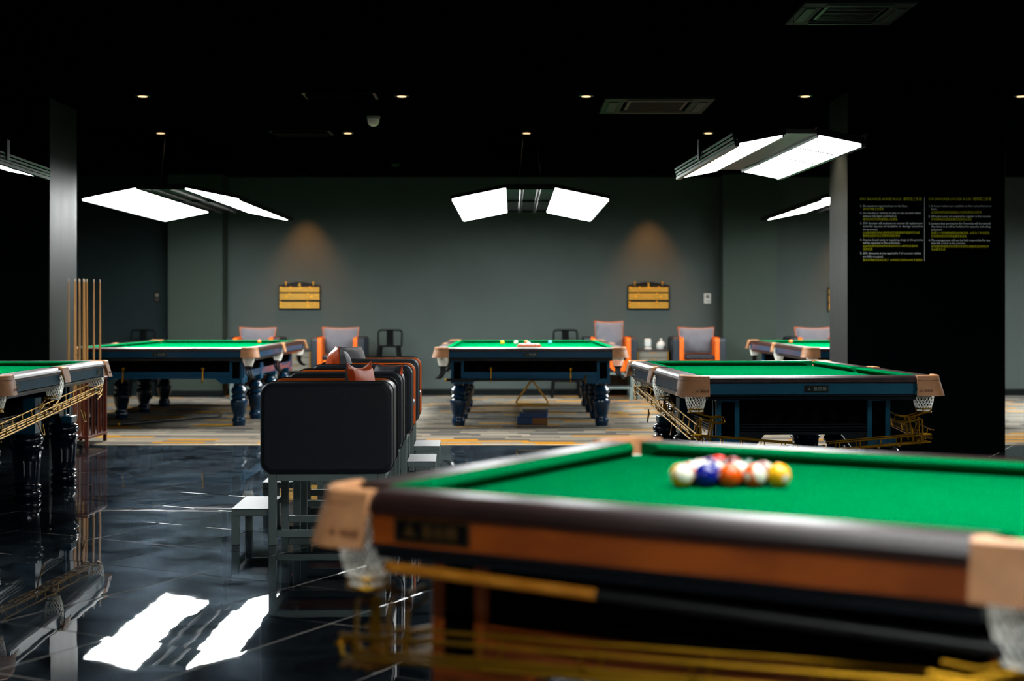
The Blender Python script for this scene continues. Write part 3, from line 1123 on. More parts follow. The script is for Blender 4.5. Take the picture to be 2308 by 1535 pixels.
# ------------------------------------------------------------------ armchairs, side tables, pillows
def make_armchair(name, label, group, lining='orange_leather', footrest=True):
    """faces local -y; arms 0.70 deep, chair 0.66 wide, on a steel stand"""
    root = thing(name, label, 'armchair', group=group)
    hw, hd = .335, .352
    zb, zt = .385, .872
    for sx in (-1, 1):
        pr_ = rrect(-hd, hd, zb, zt, .06, 6)
        inn = rrect(-hd + .026, hd - .026, zb + .026, zt - .026, .045, 6)
        mid = rrect(-hd + .007, hd - .007, zb + .007, zt - .007, .056, 6)
        rows = []
        for x, pp in ((hw, inn), (hw - .008, mid), (hw - .026, pr_), (hw - .085, pr_)):
            rows.append([(sx * x, p[0], p[1]) for p in pp])
        mb = MB().grid(rows, close_u=True)
        k = len(inn)
        mb.f += [tuple(range(k)), tuple(range(3 * k, 4 * k))[::-1]]
        arm = mb.build('arm', MT['grey_leather'], root, True, fix=True)
        rows = []
        pr2 = rrect(-hd - .004, hd - .02, zb + .004, zt - .004, .06, 6)
        in2 = rrect(-hd + .008, hd - .03, zb + .014, zt - .014, .05, 6)
        for x, pp in ((hw - .082, pr2), (hw - .13, pr2), (hw - .142, in2)):
            rows.append([(sx * x, p[0], p[1]) for p in pp])
        mb = MB().grid(rows, close_u=True)
        mb.f += [tuple(range(k)), tuple(range(2 * k, 3 * k))[::-1]]
        mb.build('arm_lining', MT[lining], arm, True, fix=True)
        pp = MB()
        for x in (hw - .083,):
            pp.tube([(sx * x, p[0], p[1]) for p in rrect(-hd - .002, hd + .002, zb - .002, zt + .002, .06, 6)], .004, 5, True)
        pp.build('piping', MT['piping'], arm, True)
    iw = hw - .142
    # back between the arms
    bk = rrect(hd - .15, hd - .004, zb, zt - .012, .05, 5)
    MB().prism(bk, 0, -iw, iw).build('backrest', MT['grey_leather'], root, True, fix=True)
    MB().box(-iw + .004, iw - .004, hd - .17, hd - .145, .6, zt - .04, .012).build('back_cushion', MT[lining], root)
    # seat
    MB().box(-iw, iw, -hd + .01, hd - .15, zb, .55, .012).build('seat_base', MT[lining], root)
    MB().box(-iw + .003, iw - .003, -hd - .002, hd - .17, .55, .625, .025).build('seat_cushion', MT['grey_leather'], root)
    # steel stand
    fx, fy, t = hw - .04, hd - .04, .042
    for sx in (-1, 1):
        for sy in (-1, 1):
            cx, cy = sx * (fx - t / 2), sy * (fy - t / 2)
            MB().box(cx - t / 2, cx + t / 2, cy - t / 2, cy + t / 2, 0, zb, .003).build('leg', MT['steel'], root)
    fr = MB()
    for sx in (-1, 1):
        cx = sx * (fx - t / 2)
        fr.box(cx - t / 2, cx + t / 2, -fy + t, fy - t, zb - t, zb - .001, .003)
        fr.box(cx - t / 2 + .004, cx + t / 2 - .004, -fy + t, fy - t, .042, .082, .003)
    for sy in (-1, 1):
        cy = sy * (fy - t / 2)
        fr.box(-fx + t, fx - t, cy - t / 2, cy + t / 2, zb - t, zb - .001, .003)
    fr.build('stand_frame', MT['steel'], root)
    if footrest:
        ft = MB()
        y0_, y1_ = -fy - .20, -fy
        x0_, x1_ = -fx + .03, fx - .03
        for x in (x0_, x1_ - .04):
            ft.box(x, x + .04, y0_, y0_ + .04, 0, .155, .003)
            ft.box(x, x + .04, y0_, y1_, .155, .19, .003)
        ft.box(x0_ + .04, x1_ - .04, y0_ + .004, y0_ + .034, .155, .188, .003)
        fo = ft.build('footrest', MT['steel'], root)
        MB().box(x0_, x1_, y0_, y1_ + .001, .1905, .194, .001).build('footrest_plate', MT['steel_top'], fo)
    return root


def make_side_table(name, label, group):
    root = thing(name, label, 'side table', group=group)
    w, d = .25, .27
    MB().box(-w, w, -d, d, .385, .67, .004).build('cabinet', MT['drawer'], root)
    for k in range(3):
        z = .40 + k * .09
        dr = MB().box(-w + .02, w - .02, -d - .012, -d, z, z + .08, .003).build('drawer', MT['drawer'], root)
        MB().box(-.06, .06, -d - .02, -d - .012, z + .062, z + .07, .002).build('handle', MT['brass'], dr)
    MB().box(-w - .006, w + .006, -d - .012, d, .67, .692, .004).build('top', MT['steel_top'], root)
    for sx in (-1, 1):
        MB().box(*sorted((sx * (w + .0), sx * (w - .014))), -d - .016, -d, .385, .67, .002).build('brass_trim', MT['brass'], root)
    t = .04
    for sx in (-1, 1):
        for sy in (-1, 1):
            cx, cy = sx * (w - t / 2 - .01), sy * (d - t / 2 - .01)
            MB().box(cx - t / 2, cx + t / 2, cy - t / 2, cy + t / 2, 0, .385, .003).build('leg', MT['steel'], root)
    return root


def make_pillow(name, label, w, h, t, front, back, group=None, pinch=.08):
    """a scatter cushion standing in the xz plane, front towards -y, base at z=0"""
    root = thing(name, label, 'pillow', group=group)
    N = 12
    for sgn, nm, m in ((-1, 'front_cover', front), (1, 'back_cover', back)):
        rows = []
        for j in range(N + 1):
            r = []
            for i in range(N + 1):
                u, v = 2 * i / N - 1, 2 * j / N - 1
                ed = max(0, (1 - u * u)) ** .42 * max(0, (1 - v * v)) ** .42
                sx = 1 - pinch * (1 - v * v) * (abs(u) ** 3)
                sz = 1 - pinch * (1 - u * u) * (abs(v) ** 3)
                wob = .06 * math.sin(5 * u + 3 * v) * ed
                r.append((u * sx * w / 2, sgn * (t / 2) * ed * (1 + wob) + .012 * u * v, (v * sz + 1) * h / 2))
            rows.append(r)
        MB().grid(rows).build(nm, m, root, True, fix=True)
    pts = []
    for k in range(4 * N):
        s, q = divmod(k, N)
        f = 2 * q / N - 1
        u, v = ((f, -1), (1, f), (-f, 1), (-1, -f))[s]
        sx = 1 - pinch * (1 - v * v) * (abs(u) ** 3)
        sz = 1 - pinch * (1 - u * u) * (abs(v) ** 3)
        pts.append((u * sx * w / 2, .012 * u * v, (v * sz + 1) * h / 2))
    MB().tube(pts, .005, 5, True).build('piping', back, root, True)
    return root


chair_row = 'armchairs in the row across the tiled floor'
chair_wall = 'armchairs along the back wall'
ch = make_armchair('armchair', 'charcoal armchair nearest the brown pool table, seen from its arm', chair_row)
YAW = .035
ax = lambda d: -.999 - .033 * (d - 8.07)
LFT, RGT = -PI / 2, PI / 2          # facing -x / +x
ch.location = (ax(8.07), 8.07, 0)
ch.rotation_euler = (0, 0, LFT + YAW)
dup(ch, (ax(9.27), 9.27, 0), LFT + YAW, 'second charcoal armchair of the row, with a grey and orange pillow')
dup(ch, (ax(10.47) + .02, 10.47, 0), RGT + YAW, 'third charcoal armchair of the row, facing the central snooker table')
dup(ch, (ax(11.62) + .03, 11.62, 0), RGT + YAW, 'last charcoal armchair of the row, at the carpet edge')
sd = make_side_table('side_table', 'taupe side table between the two nearest charcoal armchairs', 'side tables between armchairs')
sd.location = (ax(8.67) + .0, 8.67, 0)
sd.rotation_euler = (0, 0, LFT + YAW)
sd.scale = (.88, 1, 1)
dup(sd, (ax(11.04) + .02, 11.04, 0), RGT + YAW, 'taupe side table between the two farther charcoal armchairs')

wall_chairs = [(-3.62, 'orange and grey armchair by the left wall column, behind the snooker table'),
               (-2.44, 'orange and grey wall armchair under the scoreboard nearer the left wall column'),
               (1.38, 'orange and grey armchair behind the central table with a tall pillow'),
               (2.62, 'orange and grey armchair beside the right wall column'),
               (4.28, 'orange and grey armchair behind the far right snooker table')]
for x, lb in wall_chairs:
    c_ = dup(ch, (x, 20.68, .0045), 0, lb, chair_wall)
    c_.scale = (1.12, 1, 1)
sd2 = dup(sd, (-3.03, 20.72, .0045), 0, 'taupe drawer table between wall armchairs under the scoreboard nearer the left wall column')
sd2.scale = (.8, 1, 1)
dup(sd, (1.98, 20.72, .0045), 0, 'taupe drawer table with white items under the scoreboard nearer the right wall column')

# pillows
pg = 'grey pillows on the wall armchairs'
SEAT = .628
p1 = make_pillow('pillow', 'grey orange-piped pillow on the armchair behind the left snooker table', .52, .42, .16, MT['pillow'], MT['orange_leather'], pg)
for x, lb, sc, tz in ((-3.62, None, 1, 0), (-2.44, 'grey orange-piped pillow on the wall armchair under the scoreboard nearer the left wall column', 1, 0),
                      (1.38, 'tall grey pillow standing in the armchair behind the central table', 1, 1),
                      (2.62, 'grey pillow on the armchair beside the right wall column', 1, 0),
                      (4.28, 'grey pillow on the armchair behind the far right table', 1, 0)):
    q = p1 if lb is None else dup(p1, (0, 0, 0), 0, lb)
    q.location = (x, 20.66, SEAT)
    q.rotation_euler = (-.18, 0, 0)
    q.scale = (1, 1, .92)
    if tz:
        q.scale = (.80, 1, 1.14)
        q.location = (x, 20.66, SEAT)
pp1 = make_pillow('pillow', 'dark pillow with an orange back in the nearest armchair', .34, .34, .12, MT['pillow_dark'], MT['orange_dark'], None, .22)
pp1.location = (-.83, 8.05, SEAT)
pp1.rotation_euler = (.05, 0, -1.93)
pp2 = make_pillow('pillow', 'dark pillow with orange piping in the second armchair of the row', .30, .29, .14, MT['pillow_dark'], MT['orange_dark'], None, .1)
pp2.location = (-.83, 9.26, SEAT)
pp2.rotation_euler = (-.2, 0, -1.0)
pp3 = make_pillow('pillow', 'dark grey pillow with an orange back in the third armchair of the row', .36, .365, .19, MT['pillow_dark'], MT['orange_dark'], None, .08)
pp3.location = (-1.225, 10.45, SEAT)
pp3.rotation_euler = (-.08, 0, PI / 2 + .12)
pp4 = make_pillow('pillow', 'grey pillow in the last armchair of the row, behind the dark orange-backed one', .34, .34, .15, MT['pillow'], MT['pillow_dark'], None, .06)
pp4.location = (-1.25, 11.62, SEAT)
pp4.rotation_euler = (-.15, 0, PI / 2 - .5)


# ------------------------------------------------------------------ metal bar stools by the wall
def make_stool(label, group):
    root = thing('bar_stool', label, 'stool', group=group)
    sz = .74
    MB().prism(rrect(-.15, .15, -.15, .15, .04, 4), 2, sz - .018, sz).build('seat', MT['black_metal'], root, fix=True)
    for sx in (-1, 1):
        for sy in (-1, 1):
            t = [(sx * .13, sy * .13), (sx * .20, sy * .20)]
            mb = MB()
            a, b = t
            w0, w1 = .025, .018
            top = [(a[0] - w0, a[1] - w0, sz - .018), (a[0] + w0, a[1] - w0, sz - .018), (a[0] + w0, a[1] + w0, sz - .018), (a[0] - w0, a[1] + w0, sz - .018)]
            bot = [(b[0] - w1, b[1] - w1, 0), (b[0] + w1, b[1] - w1, 0), (b[0] + w1, b[1] + w1, 0), (b[0] - w1, b[1] + w1, 0)]
            mb.add(bot + top, [(3, 2, 1, 0), (4, 5, 6, 7), (0, 1, 5, 4), (1, 2, 6, 5), (2, 3, 7, 6), (3, 0, 4, 7)])
            mb.build('leg', MT['black_metal'], root)
    fr = MB()
    c = [(-.178, -.178), (.178, -.178), (.178, .178), (-.178, .178)]
    for k in range(4):
        a, b = c[k], c[(k + 1) % 4]
        fr.tube([(a[0], a[1], .24), (b[0], b[1], .24)], .012, 6)
    fr.build('foot_ring', MT['black_metal'], root)
    bk = [(-.165, .13, sz - .02), (-.17, .15, sz + .10)]
    for k in range(5):
        a = math.radians(180 - 90 * k / 4)
        bk.append((-.125 + .045 * math.cos(a), .165, sz + .175 + .045 * math.sin(a)))
    bk += [(-p[0], p[1], p[2]) for p in bk[::-1]]
    MB().tube(bk, .013, 8).build('back_tube', MT['black_metal'], root, True)
    MB().box(-.05, .05, .152, .158, sz - .01, sz + .215, .002).build('back_splat', MT['black_metal'], root)
    return root


st = make_stool('black metal bar stool in the dark bay behind the left snooker table', 'black metal bar stools')
st.location = (-5.30, 20.75, .0045)
dup(st, (-1.76, 20.85, .0045), 0, 'black metal bar stool beside the armchair under the scoreboard nearer the left wall column')
dup(st, (.77, 20.85, .0045), 0, 'black metal bar stool behind the central snooker table')


# ------------------------------------------------------------------ scoreboards
def make_scoreboard(label, num, group):
    root = thing('scoreboard', label, 'scoreboard', group=group)
    w, h = .305, .345
    MB().box(-w, w, -.03, 0, 0, h, .004).build('backboard', MT['board_dark'], root)
    MB().prism([(-w, h), (w, h), (w, h + .01), (.06, h + .06), (-.06, h + .06), (-w, h + .01)], 1, -.028, 0).build('pediment', MT['board_dark'], root, fix=True)
    if num:
        np_ = MB().box(-.035, .035, -.034, -.028, h - .02, h + .055, .002).build('number_plate', MT['board_dark'], root)
        text('number', num, .085, MT['lettering_yellow'], np_, (-.024, -.0355, h - .012), (PI / 2, 0, 0), .001)
    rows = [(h - .085, 3), (h - .2, 5), (h - .325, 5)]
    for z, n in rows:
        nb = 3 if n == 3 else 4
        for k in range(nb):
            hh = .02
            MB().box(-w + .014, w - .014, -.037, -.03, z + k * .0235, z + k * .0235 + hh, .001).build('score_strip', MT['board_yellow'], root)
    rk = random.Random(5)
    for z, xs in ((h - .025, (-.27, -.13, .01, .15)), (h - .115, (-.15, .12)), (h - .16, (-.19, .17)), (h - .235, (-.28, .12)), (h - .29, (-.28, .12))):
        for x in xs:
            MB().box(x - .012, x + .012, -.046, -.037, z - .014, z + .014, .004).build('slider', MT['brass'], root)
    for x in (-.2, .2):
        k = MB().sphere((x, -.03, h + .05), .015, 10, 8)
        k.box(x - .006, x + .006, -.03, -.018, h + .01, h + .05)
        k.build('hanger_knob', MT['brass'], root, True)
    return root


sb = make_scoreboard('dark wood snooker scoreboard with yellow strips and a 4, nearer the left wall column', '4', 'snooker scoreboards')
sb.location = (-3.105, Y1, 1.26)
sb.rotation_euler = (0, 0, 0)
sb3 = make_scoreboard('dark wood snooker scoreboard with yellow strips and a 3, nearer the right wall column', '3', 'snooker scoreboards')
sb3.location = (1.995, Y1, 1.26)
sb5 = make_scoreboard('snooker scoreboard cut off behind the pillar with the rules sign', None, 'snooker scoreboards')
sb5.location = (4.92, Y1, 1.23)


# ------------------------------------------------------------------ wall plates
def switch(label, loc, m, m2):
    r = thing('wall_switch', label, 'switch', loc)
    MB().box(-.05, .05, -.012, 0, -.075, .075, .004).build('plate', m, r)
    MB().box(-.025, .025, -.02, -.012, 0, .05, .003).build('display', m2, r)
    for x in (-.022, .012):
        MB().box(x, x + .016, -.018, -.012, -.05, -.03, .002).build('button', m2, r)
    return r


switch('white thermostat plate on the wall beside the right wall column', (2.86, Y1, 1.425), MT['white_plastic'], MT['drawer'])
switch('dark switch plate in the bay left of the left wall column', (-5.16, 21.16, 1.445), MT['black_plastic'], MT['drawer'])

# items on the drawer table under the right-hand whole scoreboard
r = thing('tissue_box', 'white square dispenser on the drawer table under the right-hand whole scoreboard', 'dispenser', (1.93, 20.7, .694))
MB().box(-.045, .045, -.03, .03, .04, .15, .008).build('body', MT['white_plastic'], r)
MB().box(-.05, .05, -.05, .05, 0, .03, .006).build('base', MT['white_plastic'], r)
MB().box(-.012, .012, -.012, .012, .03, .042).build('stem', MT['white_plastic'], r)
r = thing('lidded_jar', 'white lidded jar with a knob on the drawer table under the right-hand whole scoreboard', 'jar', (2.12, 20.7, .694))
MB().lathe([(.05, 0), (.066, .02), (.068, .07), (.055, .09), (.05, .095)], 20).build('body', MT['white_plastic'], r, True)
MB().lathe([(.052, .095), (.045, .11), (.015, .118), (.012, .125), (.02, .135), (.018, .15), (.006, .156)], 16).build('lid', MT['white_plastic'], r, True)

# ------------------------------------------------------------------ rules sign on the right pillar
SX, SZ0 = 3.06, 1.68
sg = thing('rules_sign', 'black rules sign with grey and yellow print on the right pillar', 'sign', (SX, 12.895, SZ0))
SWD, SHT = 1.18, .585
MB().box(0, SWD, -.006, .0, 0, SHT, .001).build('panel', MT['sign_panel'], sg)
MB().box(.592, .595, -.0075, -.006, .01, SHT - .01).build('divider', MT['sign_text_grey'], sg)
gz, yz = 'sign_text_grey', 'sign_text_yellow'
LEFT = [(.548, .0, "O'O SNOOKER HOUSE RULES  桌球馆之条规", yz, .56, .028),
        (.490, .0, "1.", gz, None, .020), (.490, .025, "Do not throw cigarette butts on the floor.", gz, .405, .020), (.462, .025, "请勿在地板上扔烟蒂", yz, .19, .020),
        (.428, .0, "2.", gz, None, .020), (.428, .025, "Do not play or attempt to play on the snooker tables", gz, .525, .020), (.400, .025, "without the lights switched on.", gz, .31, .020),
        (.372, .025, "请勿在未打开灯的桌球台上玩游戏.", yz, .315, .020),
        (.338, .0, "3.", gz, None, .020), (.338, .025, "O'O Snooker will endeavor to recover all replacement", gz, .54, .020), (.310, .025, "costs for any acts of vandalism or damage caused on", gz, .545, .020),
        (.282, .025, "the premises.", gz, .135, .020), (.252, .025, "O'O桌球馆将为在此场所造成任何故意破坏或损坏行为的", yz, .515, .020), (.225, .025, "使用者追回所有必须更换赔偿的费用", yz, .335, .020),
        (.190, .0, "4.", gz, None, .020), (.190, .025, "Anyone found using or supplying drugs at this premise", gz, .55, .020), (.163, .025, "will be reported to the authorities.", gz, .34, .020),
        (.134, .025, "在此场所发现使用或供应毒品的任何人都将直接通报给", yz, .50, .020), (.107, .025, "当局处理", yz, .085, .020),
        (.072, .0, "5.", gz, None, .020), (.072, .025, "50% discounts is not applicable if all snooker tables", gz, .525, .020), (.042, .025, "are fully occupied.", gz, .185, .020),
        (.012, .025, "营业时间桌球台如已满了, 本球馆无法折扣50%给予使用者.", yz, .545, .020)]
RIGHT = [(.548, .0, "O'O SNOOKER LOCKER RULES  储物柜之条规", yz, .57, .028),
         (.490, .0, "1.", gz, None, .020), (.490, .025, "In house lockers are available on first come first serve", gz, .545, .020), (.462, .025, "basis.", gz, .055, .020),
         (.433, .025, "此球馆内所供应的储物柜以先到先得的方式提供", yz, .455, .020),
         (.398, .0, "2.", gz, None, .020), (.398, .025, "All locker users are required to register at the counter", gz, .54, .020), (.371, .025, "所有储物柜的使用者都必须在柜台注册.", yz, .37, .020),
         (.336, .0, "3.", gz, None, .020), (.336, .025, "Lockers that are inactive for 3 months will be cleared.", gz, .54, .020), (.308, .025, "Any items in it will be forfeited for security and safety", gz, .54, .020),
         (.280, .025, "purposes.", gz, .10, .020), (.250, .025, "闲置三个月的储物柜将自动被清除, 以及为了安全起见,", yz, .53, .020), (.222, .025, "所有储物柜的任何物品都将被没收.", yz, .325, .020),
         (.187, .0, "4.", gz, None, .020), (.187, .025, "The management will not be held responsible for any", gz, .535, .020), (.160, .025, "item left or lost in the premise.", gz, .31, .020),
         (.130, .025, "桌球馆的管理层对任何使用者会员们遗留或遗失的任何", yz, .52, .020), (.103, .025, "物品都不负责.", yz, .13, .020)]
for x0_, blk in ((.022, LEFT), (.628, RIGHT)):
    for z, dx, body, m, wd, sz in blk:
        text('lettering', body, sz * 1.25, MT[m], sg, (x0_ + dx, -.0072, z), (PI / 2, 0, 0), .0003, width=wd and wd * .975)

# ------------------------------------------------------------------ cue rack and cues
rk = thing('cue_rack', 'mahogany floor cue rack standing against the left pillar', 'cue rack', (-4.02, 13.66, 0))
rw, rl = .115, .30
for sx in (-1, 1):
    for sy in (-1, 1):
        MB().box(sx * rw - .016, sx * rw + .016, sy * rl - .016, sy * rl + .016, 0, .62, .003).build('post', MT['mahogany'], rk)
MB().box(-rw - .02, rw + .02, -rl - .02, rl + .02, .07, .095, .003).build('base_board', MT['mahogany'], rk)
tb = MB()
for sx in (-1, 1):
    tb.box(sx * rw - .02, sx * rw + .02, -rl - .02, rl + .02, .60, .625, .003)
for y_ in (-rl, -.1, .1, rl):
    tb.box(-rw + .02, rw - .02, y_ - .015, y_ + .015, .60, .625, .003)
tb.build('top_rail', MT['mahogany'], rk)
for k in range(6):
    y_ = -rl + .06 + k * .096
    MB().box(rw - .006, rw + .006, y_ - .008, y_ + .008, .095, .60, .002).build('spindle', MT['mahogany'], rk)


def make_cue(label, loc, group):
    r = thing('cue', label, 'cue', loc, group=group)
    MB().lathe([(.0145, 0), (.0145, .015), (.0142, .02), (.0125, .42)], 8).build('butt', MT['cue_butt'], r, True)
    MB().lathe([(.0125, .42), (.0095, .9), (.006, 1.425)], 8).build('shaft', MT['cue_wood'], r, True)
    MB().lathe([(.006, 1.425), (.0058, 1.445), (.0035, 1.452)], 8).build('ferrule', MT['ferrule'], r, True)
    return r


cue0 = None
ordn = ['leftmost', 'second', 'third', 'fourth', 'fifth', 'sixth', 'seventh', 'eighth', 'ninth', 'rightmost']
for i, (dx, dy) in enumerate(((-.07, -.24), (-.02, -.22), (-.06, -.05), (.0, -.15), (-.055, .06), (.05, -.18), (-.04, .16), (.03, .0), (.06, .12), (.085, .24))):
    loc = (-4.02 + dx, 13.66 + dy, .0955)
    lb = 'pale maple cue upright in the mahogany floor rack, %s from its left end' % ordn[i] if 0 < i < 9 else '%s pale maple cue upright in the mahogany floor rack' % ordn[i]
    if cue0 is None:
        cue0 = make_cue(lb, loc, 'cues standing in the floor rack')
    else:
        dup(cue0, loc, random.random() * 6, lb)


# ------------------------------------------------------------------ rests, rack, boxes
def make_rest(label, loc, rot, L=1.5, mat_='black_wood', r=.013):
    o = thing('cue_rest', label, 'cue rest', loc)
    o.rotation_euler = rot
    MB().tube([(0, 0, 0), (L * .5, 0, 0), (L, 0, 0)], [r * 1.2, r, r * .8], 10).build('shaft', MT[mat_], o, True)
    hd = MB()
    for s in (-1, 1):
        hd.tube([(L, 0, 0), (L + .02, 0, 0), (L + .025, s * .05, .045)], .006, 6)
        hd.tube([(L + .02, 0, 0), (L + .025, s * .05, -.03)], .006, 6)
    hd.build('brass_head', MT['brass'], o, True)
    MB().sphere((0, 0, 0), r * 1.4, 8, 6).build('end_cap', MT['brass'], o, True)
    return o


make_rest('dark cue rest hanging on brass hooks at the end of the central table', (-.70, 17.305 - SL / 2 + .115, .512), (0, 0, 0), 1.46, 'black_plastic', .013)
make_rest('black cue rest lying on the carpet under the left snooker table', (-4.25, 15.72, .0205), (0, 0, .98), 1.5, 'black_plastic', .016)
# wooden long rest hung along the brown table
a = FC + fe1 * (FL / 2 - .17) - fe2 * (FW / 2 - .045)
o = thing('cue', 'amber cue with a dark far end lying along the side of the brown table', 'cue', (a.x, a.y, PH_ - .162))
o.rotation_euler = (0, .02, math.atan2(-fe1.y, -fe1.x))
MB().tube([(0, 0, 0), (.3, 0, 0), (.5, 0, 0)], [.0125, .0122, .012], 12).build('shaft', MT['amber_wood'], o, True)
MB().tube([(.5, 0, 0), (1.0, 0, 0), (1.38, 0, 0)], [.012, .0128, .0135], 12).build('butt', MT['black_plastic'], o, True)  # black stretch imitates the amber shaft fading into the dark
MB().sphere((0, 0, 0), .0125, 10, 8).build('ferrule', MT['brass'], o, True)

tri = thing('ball_rack', 'yellow triangle ball rack hanging under the central table', 'ball rack', (.215, 15.62, 0))
tp = rrect(-.17, .17, .245, .5, .001, 1)
tpts = []
for (cx, cz, a0) in ((.145, .27, -90), (0, .472, 30), (-.145, .27, 150)):
    for k in range(5):
        a = math.radians(a0 + 120 * k / 4)
        tpts.append((cx + .022 * math.cos(a), 0, cz + .022 * math.sin(a)))
MB().tube(tpts, .0115, 6, True).build('triangle', MT['rack_yellow'], tri, True)
MB().tube([(0, 0, .49), (0, .0, .53), (0, .01, .56)], .005, 6).build('hook', MT['brass'], tri, True)

b = thing('storage_box', 'blue and tan box on the carpet under the central table', 'box', (.22, 15.95, .0045))
MB().box(-.165, .165, -.13, .13, 0, .085, .006).build('carton', MT['box_blue'], b)
MB().box(0, .166, -.131, -.05, .006, .08, .003).build('tan_flap', MT['box_tan'], b)
b = thing('folded_cover', 'folded dark blue cover on the box under the central table', 'cover', (.24, 15.95, .09))
MB().prism(rrect(-.16, .15, -.12, .12, .04, 4), 2, 0, .045).build('lower_fold', MT['box_blue'], b, fix=True)
MB().prism(rrect(-.13, .16, -.11, .11, .045, 4), 2, .045, .08).build('upper_fold', MT['leg_blue'], b, fix=True)


# ------------------------------------------------------------------ balls
def ball_mat(name, col, stripe=False):
    m, nt, bs = new_mat(name)
    bs.inputs['Roughness'].default_value = .12
    bs.inputs['Coat Weight'].default_value = .12
    bs.inputs['Specular IOR Level'].default_value = .2
    bs.inputs['Coat Roughness'].default_value = .04
    tc = nt.nodes.new('ShaderNodeTexCoord')
    sp = nt.nodes.new('ShaderNodeSeparateXYZ')
    nt.links.new(tc.outputs['Object'], sp.inputs[0])
    white = S(238, 234, 214)

    def absmask(sock, op, thr):
        a_ = nt.nodes.new('ShaderNodeMath')
        a_.operation = 'ABSOLUTE'
        nt.links.new(sock, a_.inputs[0])
        c_ = nt.nodes.new('ShaderNodeMath')
        c_.operation = op
        c_.inputs[1].default_value = thr
        nt.links.new(a_.outputs[0], c_.inputs[0])
        return c_.outputs[0]
    dot = absmask(sp.outputs['X'], 'GREATER_THAN', .0268)
    mx = nt.nodes.new('ShaderNodeMix')
    mx.data_type = 'RGBA'
    if stripe:
        band = absmask(sp.outputs['Z'], 'LESS_THAN', .0165)
        m0 = nt.nodes.new('ShaderNodeMix')
        m0.data_type = 'RGBA'
        m0.inputs[6].default_value = white
        m0.inputs[7].default_value = col
        nt.links.new(band, m0.inputs[0])
        nt.links.new(m0.outputs[2], mx.inputs[6])
    else:
        mx.inputs[6].default_value = col
    mx.inputs[7].default_value = white
    nt.links.new(dot, mx.inputs[0])
    nt.links.new(mx.outputs[2], bs.inputs['Base Color'])
    return m


C_ = {'yellow': S(244, 178, 6), 'blue': S(16, 22, 130), 'red': S(220, 44, 22), 'purple': S(60, 20, 96), 'orange': S(240, 90, 14),
      'green': S(0, 96, 74), 'maroon': S(120, 26, 30), 'black': S(12, 12, 14)}
BR = .02858
ball_geo = MB().sphere((0, 0, 0), BR, 28, 18)


def pool_ball(label, loc, col, stripe, rot):
    key = 'ball_%s_%d' % (col, stripe)
    if key not in MT:
        MT[key] = ball_mat(key, C_[col], stripe)
    me = ball_geo.mesh('pool_ball', MT[key], True)
    o = link('pool_ball', me)
    o.location = loc
    o.rotation_euler = rot
    return tag(o, label, 'ball', 'racked pool balls on the brown table')


rows = [[('yellow', 1, (1.1, 0, .3), 'yellow striped pool ball at the left end of the front row'),
         ('blue', 0, (0, 0, 0), 'dark blue pool ball, second in the front row'),
         ('orange', 0, (0, 0, 0), 'solid orange pool ball in the middle of the front row'),
         ('orange', 1, (1.25, 0, .75), 'orange striped pool ball, fourth in the front row'),
         ('yellow', 0, (0, .15, -1.1), 'solid yellow pool ball at the right end of the front row')],
        [('red', 1, (.2, .6, .3), 'red striped pool ball in the second row behind the yellow stripe'),
         ('blue', 1, (.1, .9, .2), 'blue striped pool ball in the second row behind the dark blue ball'),
         ('green', 1, (.6, .3, .2), 'green striped pool ball in the second row behind the orange balls'),
         ('maroon', 1, (.1, .9, .3), 'maroon striped pool ball in the second row behind the yellow ball')],
        [('purple', 1, (.5, .4, .2), 'purple striped pool ball at the left of the third row'),
         ('black', 0, (.5, .4, .2), 'black pool ball in the centre of the rack'),
         ('green', 0, (.5, .4, .2), 'solid green pool ball at the right of the third row')],
        [('purple', 0, (.5, .4, .9), 'solid purple pool ball just left behind the rack centre'),
         ('maroon', 0, (.5, .4, .2), 'solid maroon pool ball just right behind the rack centre')],
        [('red', 0, (.4, .4, .2), 'solid red pool ball at the far tip of the rack')]]
for i, rw_ in enumerate(rows):
    for j, (col, stp, rot, lb) in enumerate(rw_):
        n = len(rw_)
        pool_ball(lb, (.516 + (j - (n - 1) / 2) * .0574, 3.44 + i * .0497, PH_ - .036 + BR + .0004), col, stp, rot)

snk_geo = MB().sphere((0, 0, 0), .02625, 16, 10)


def snooker_ball(label, loc, col, group):
    key = 'snooker_ball_' + '_'.join(str(round(c, 3)) for c in col[:3])
    if key not in MT:
        MT[key] = mat(key, col, .12, coat=.5, coat_rough=.04)
    o = link('snooker_ball', snk_geo.mesh('snooker_ball', MT[key], True))
    o.location = loc
    return tag(o, label, 'ball', group)


SZB = SH - .036 + .02625 + .0004
sg_ = 'loose coloured balls on the central snooker table'
for x, d, col, lb in ((-.123, 18.4, S(246, 196, 20), 'yellow snooker ball, leftmost on the central table'),
                      (.05, 18.4, S(240, 234, 206), 'cream white cue ball on the central table'),
                      (.182, 18.55, S(206, 124, 60), 'orange brown snooker ball behind the racked reds'),
                      (.205, 17.6, S(110, 160, 226), 'light blue snooker ball just behind the racked reds'),
                      (.482, 18.4, S(60, 186, 196), 'turquoise snooker ball, rightmost on the central table')):
    snooker_ball(lb, (x, d, SZB), col, sg_)
snooker_ball('small orange ball on the far cushion end of the left snooker table', (-3.28, 18.9, SZB), S(232, 120, 40), 'single balls on the side snooker tables')
snooker_ball('small orange ball on the half hidden far right snooker table', (3.62, 18.9, SZB), S(232, 120, 40), 'single balls on the side snooker tables')
for i in range(5):
    for j in range(5 - i):
        snooker_ball('red snooker ball packed in the wooden triangle on the central table',
                     (.196 + (j - (4 - i) / 2) * .0528, 16.66 + i * .0458, SZB), S(200, 30, 22), 'fifteen reds in the triangle')
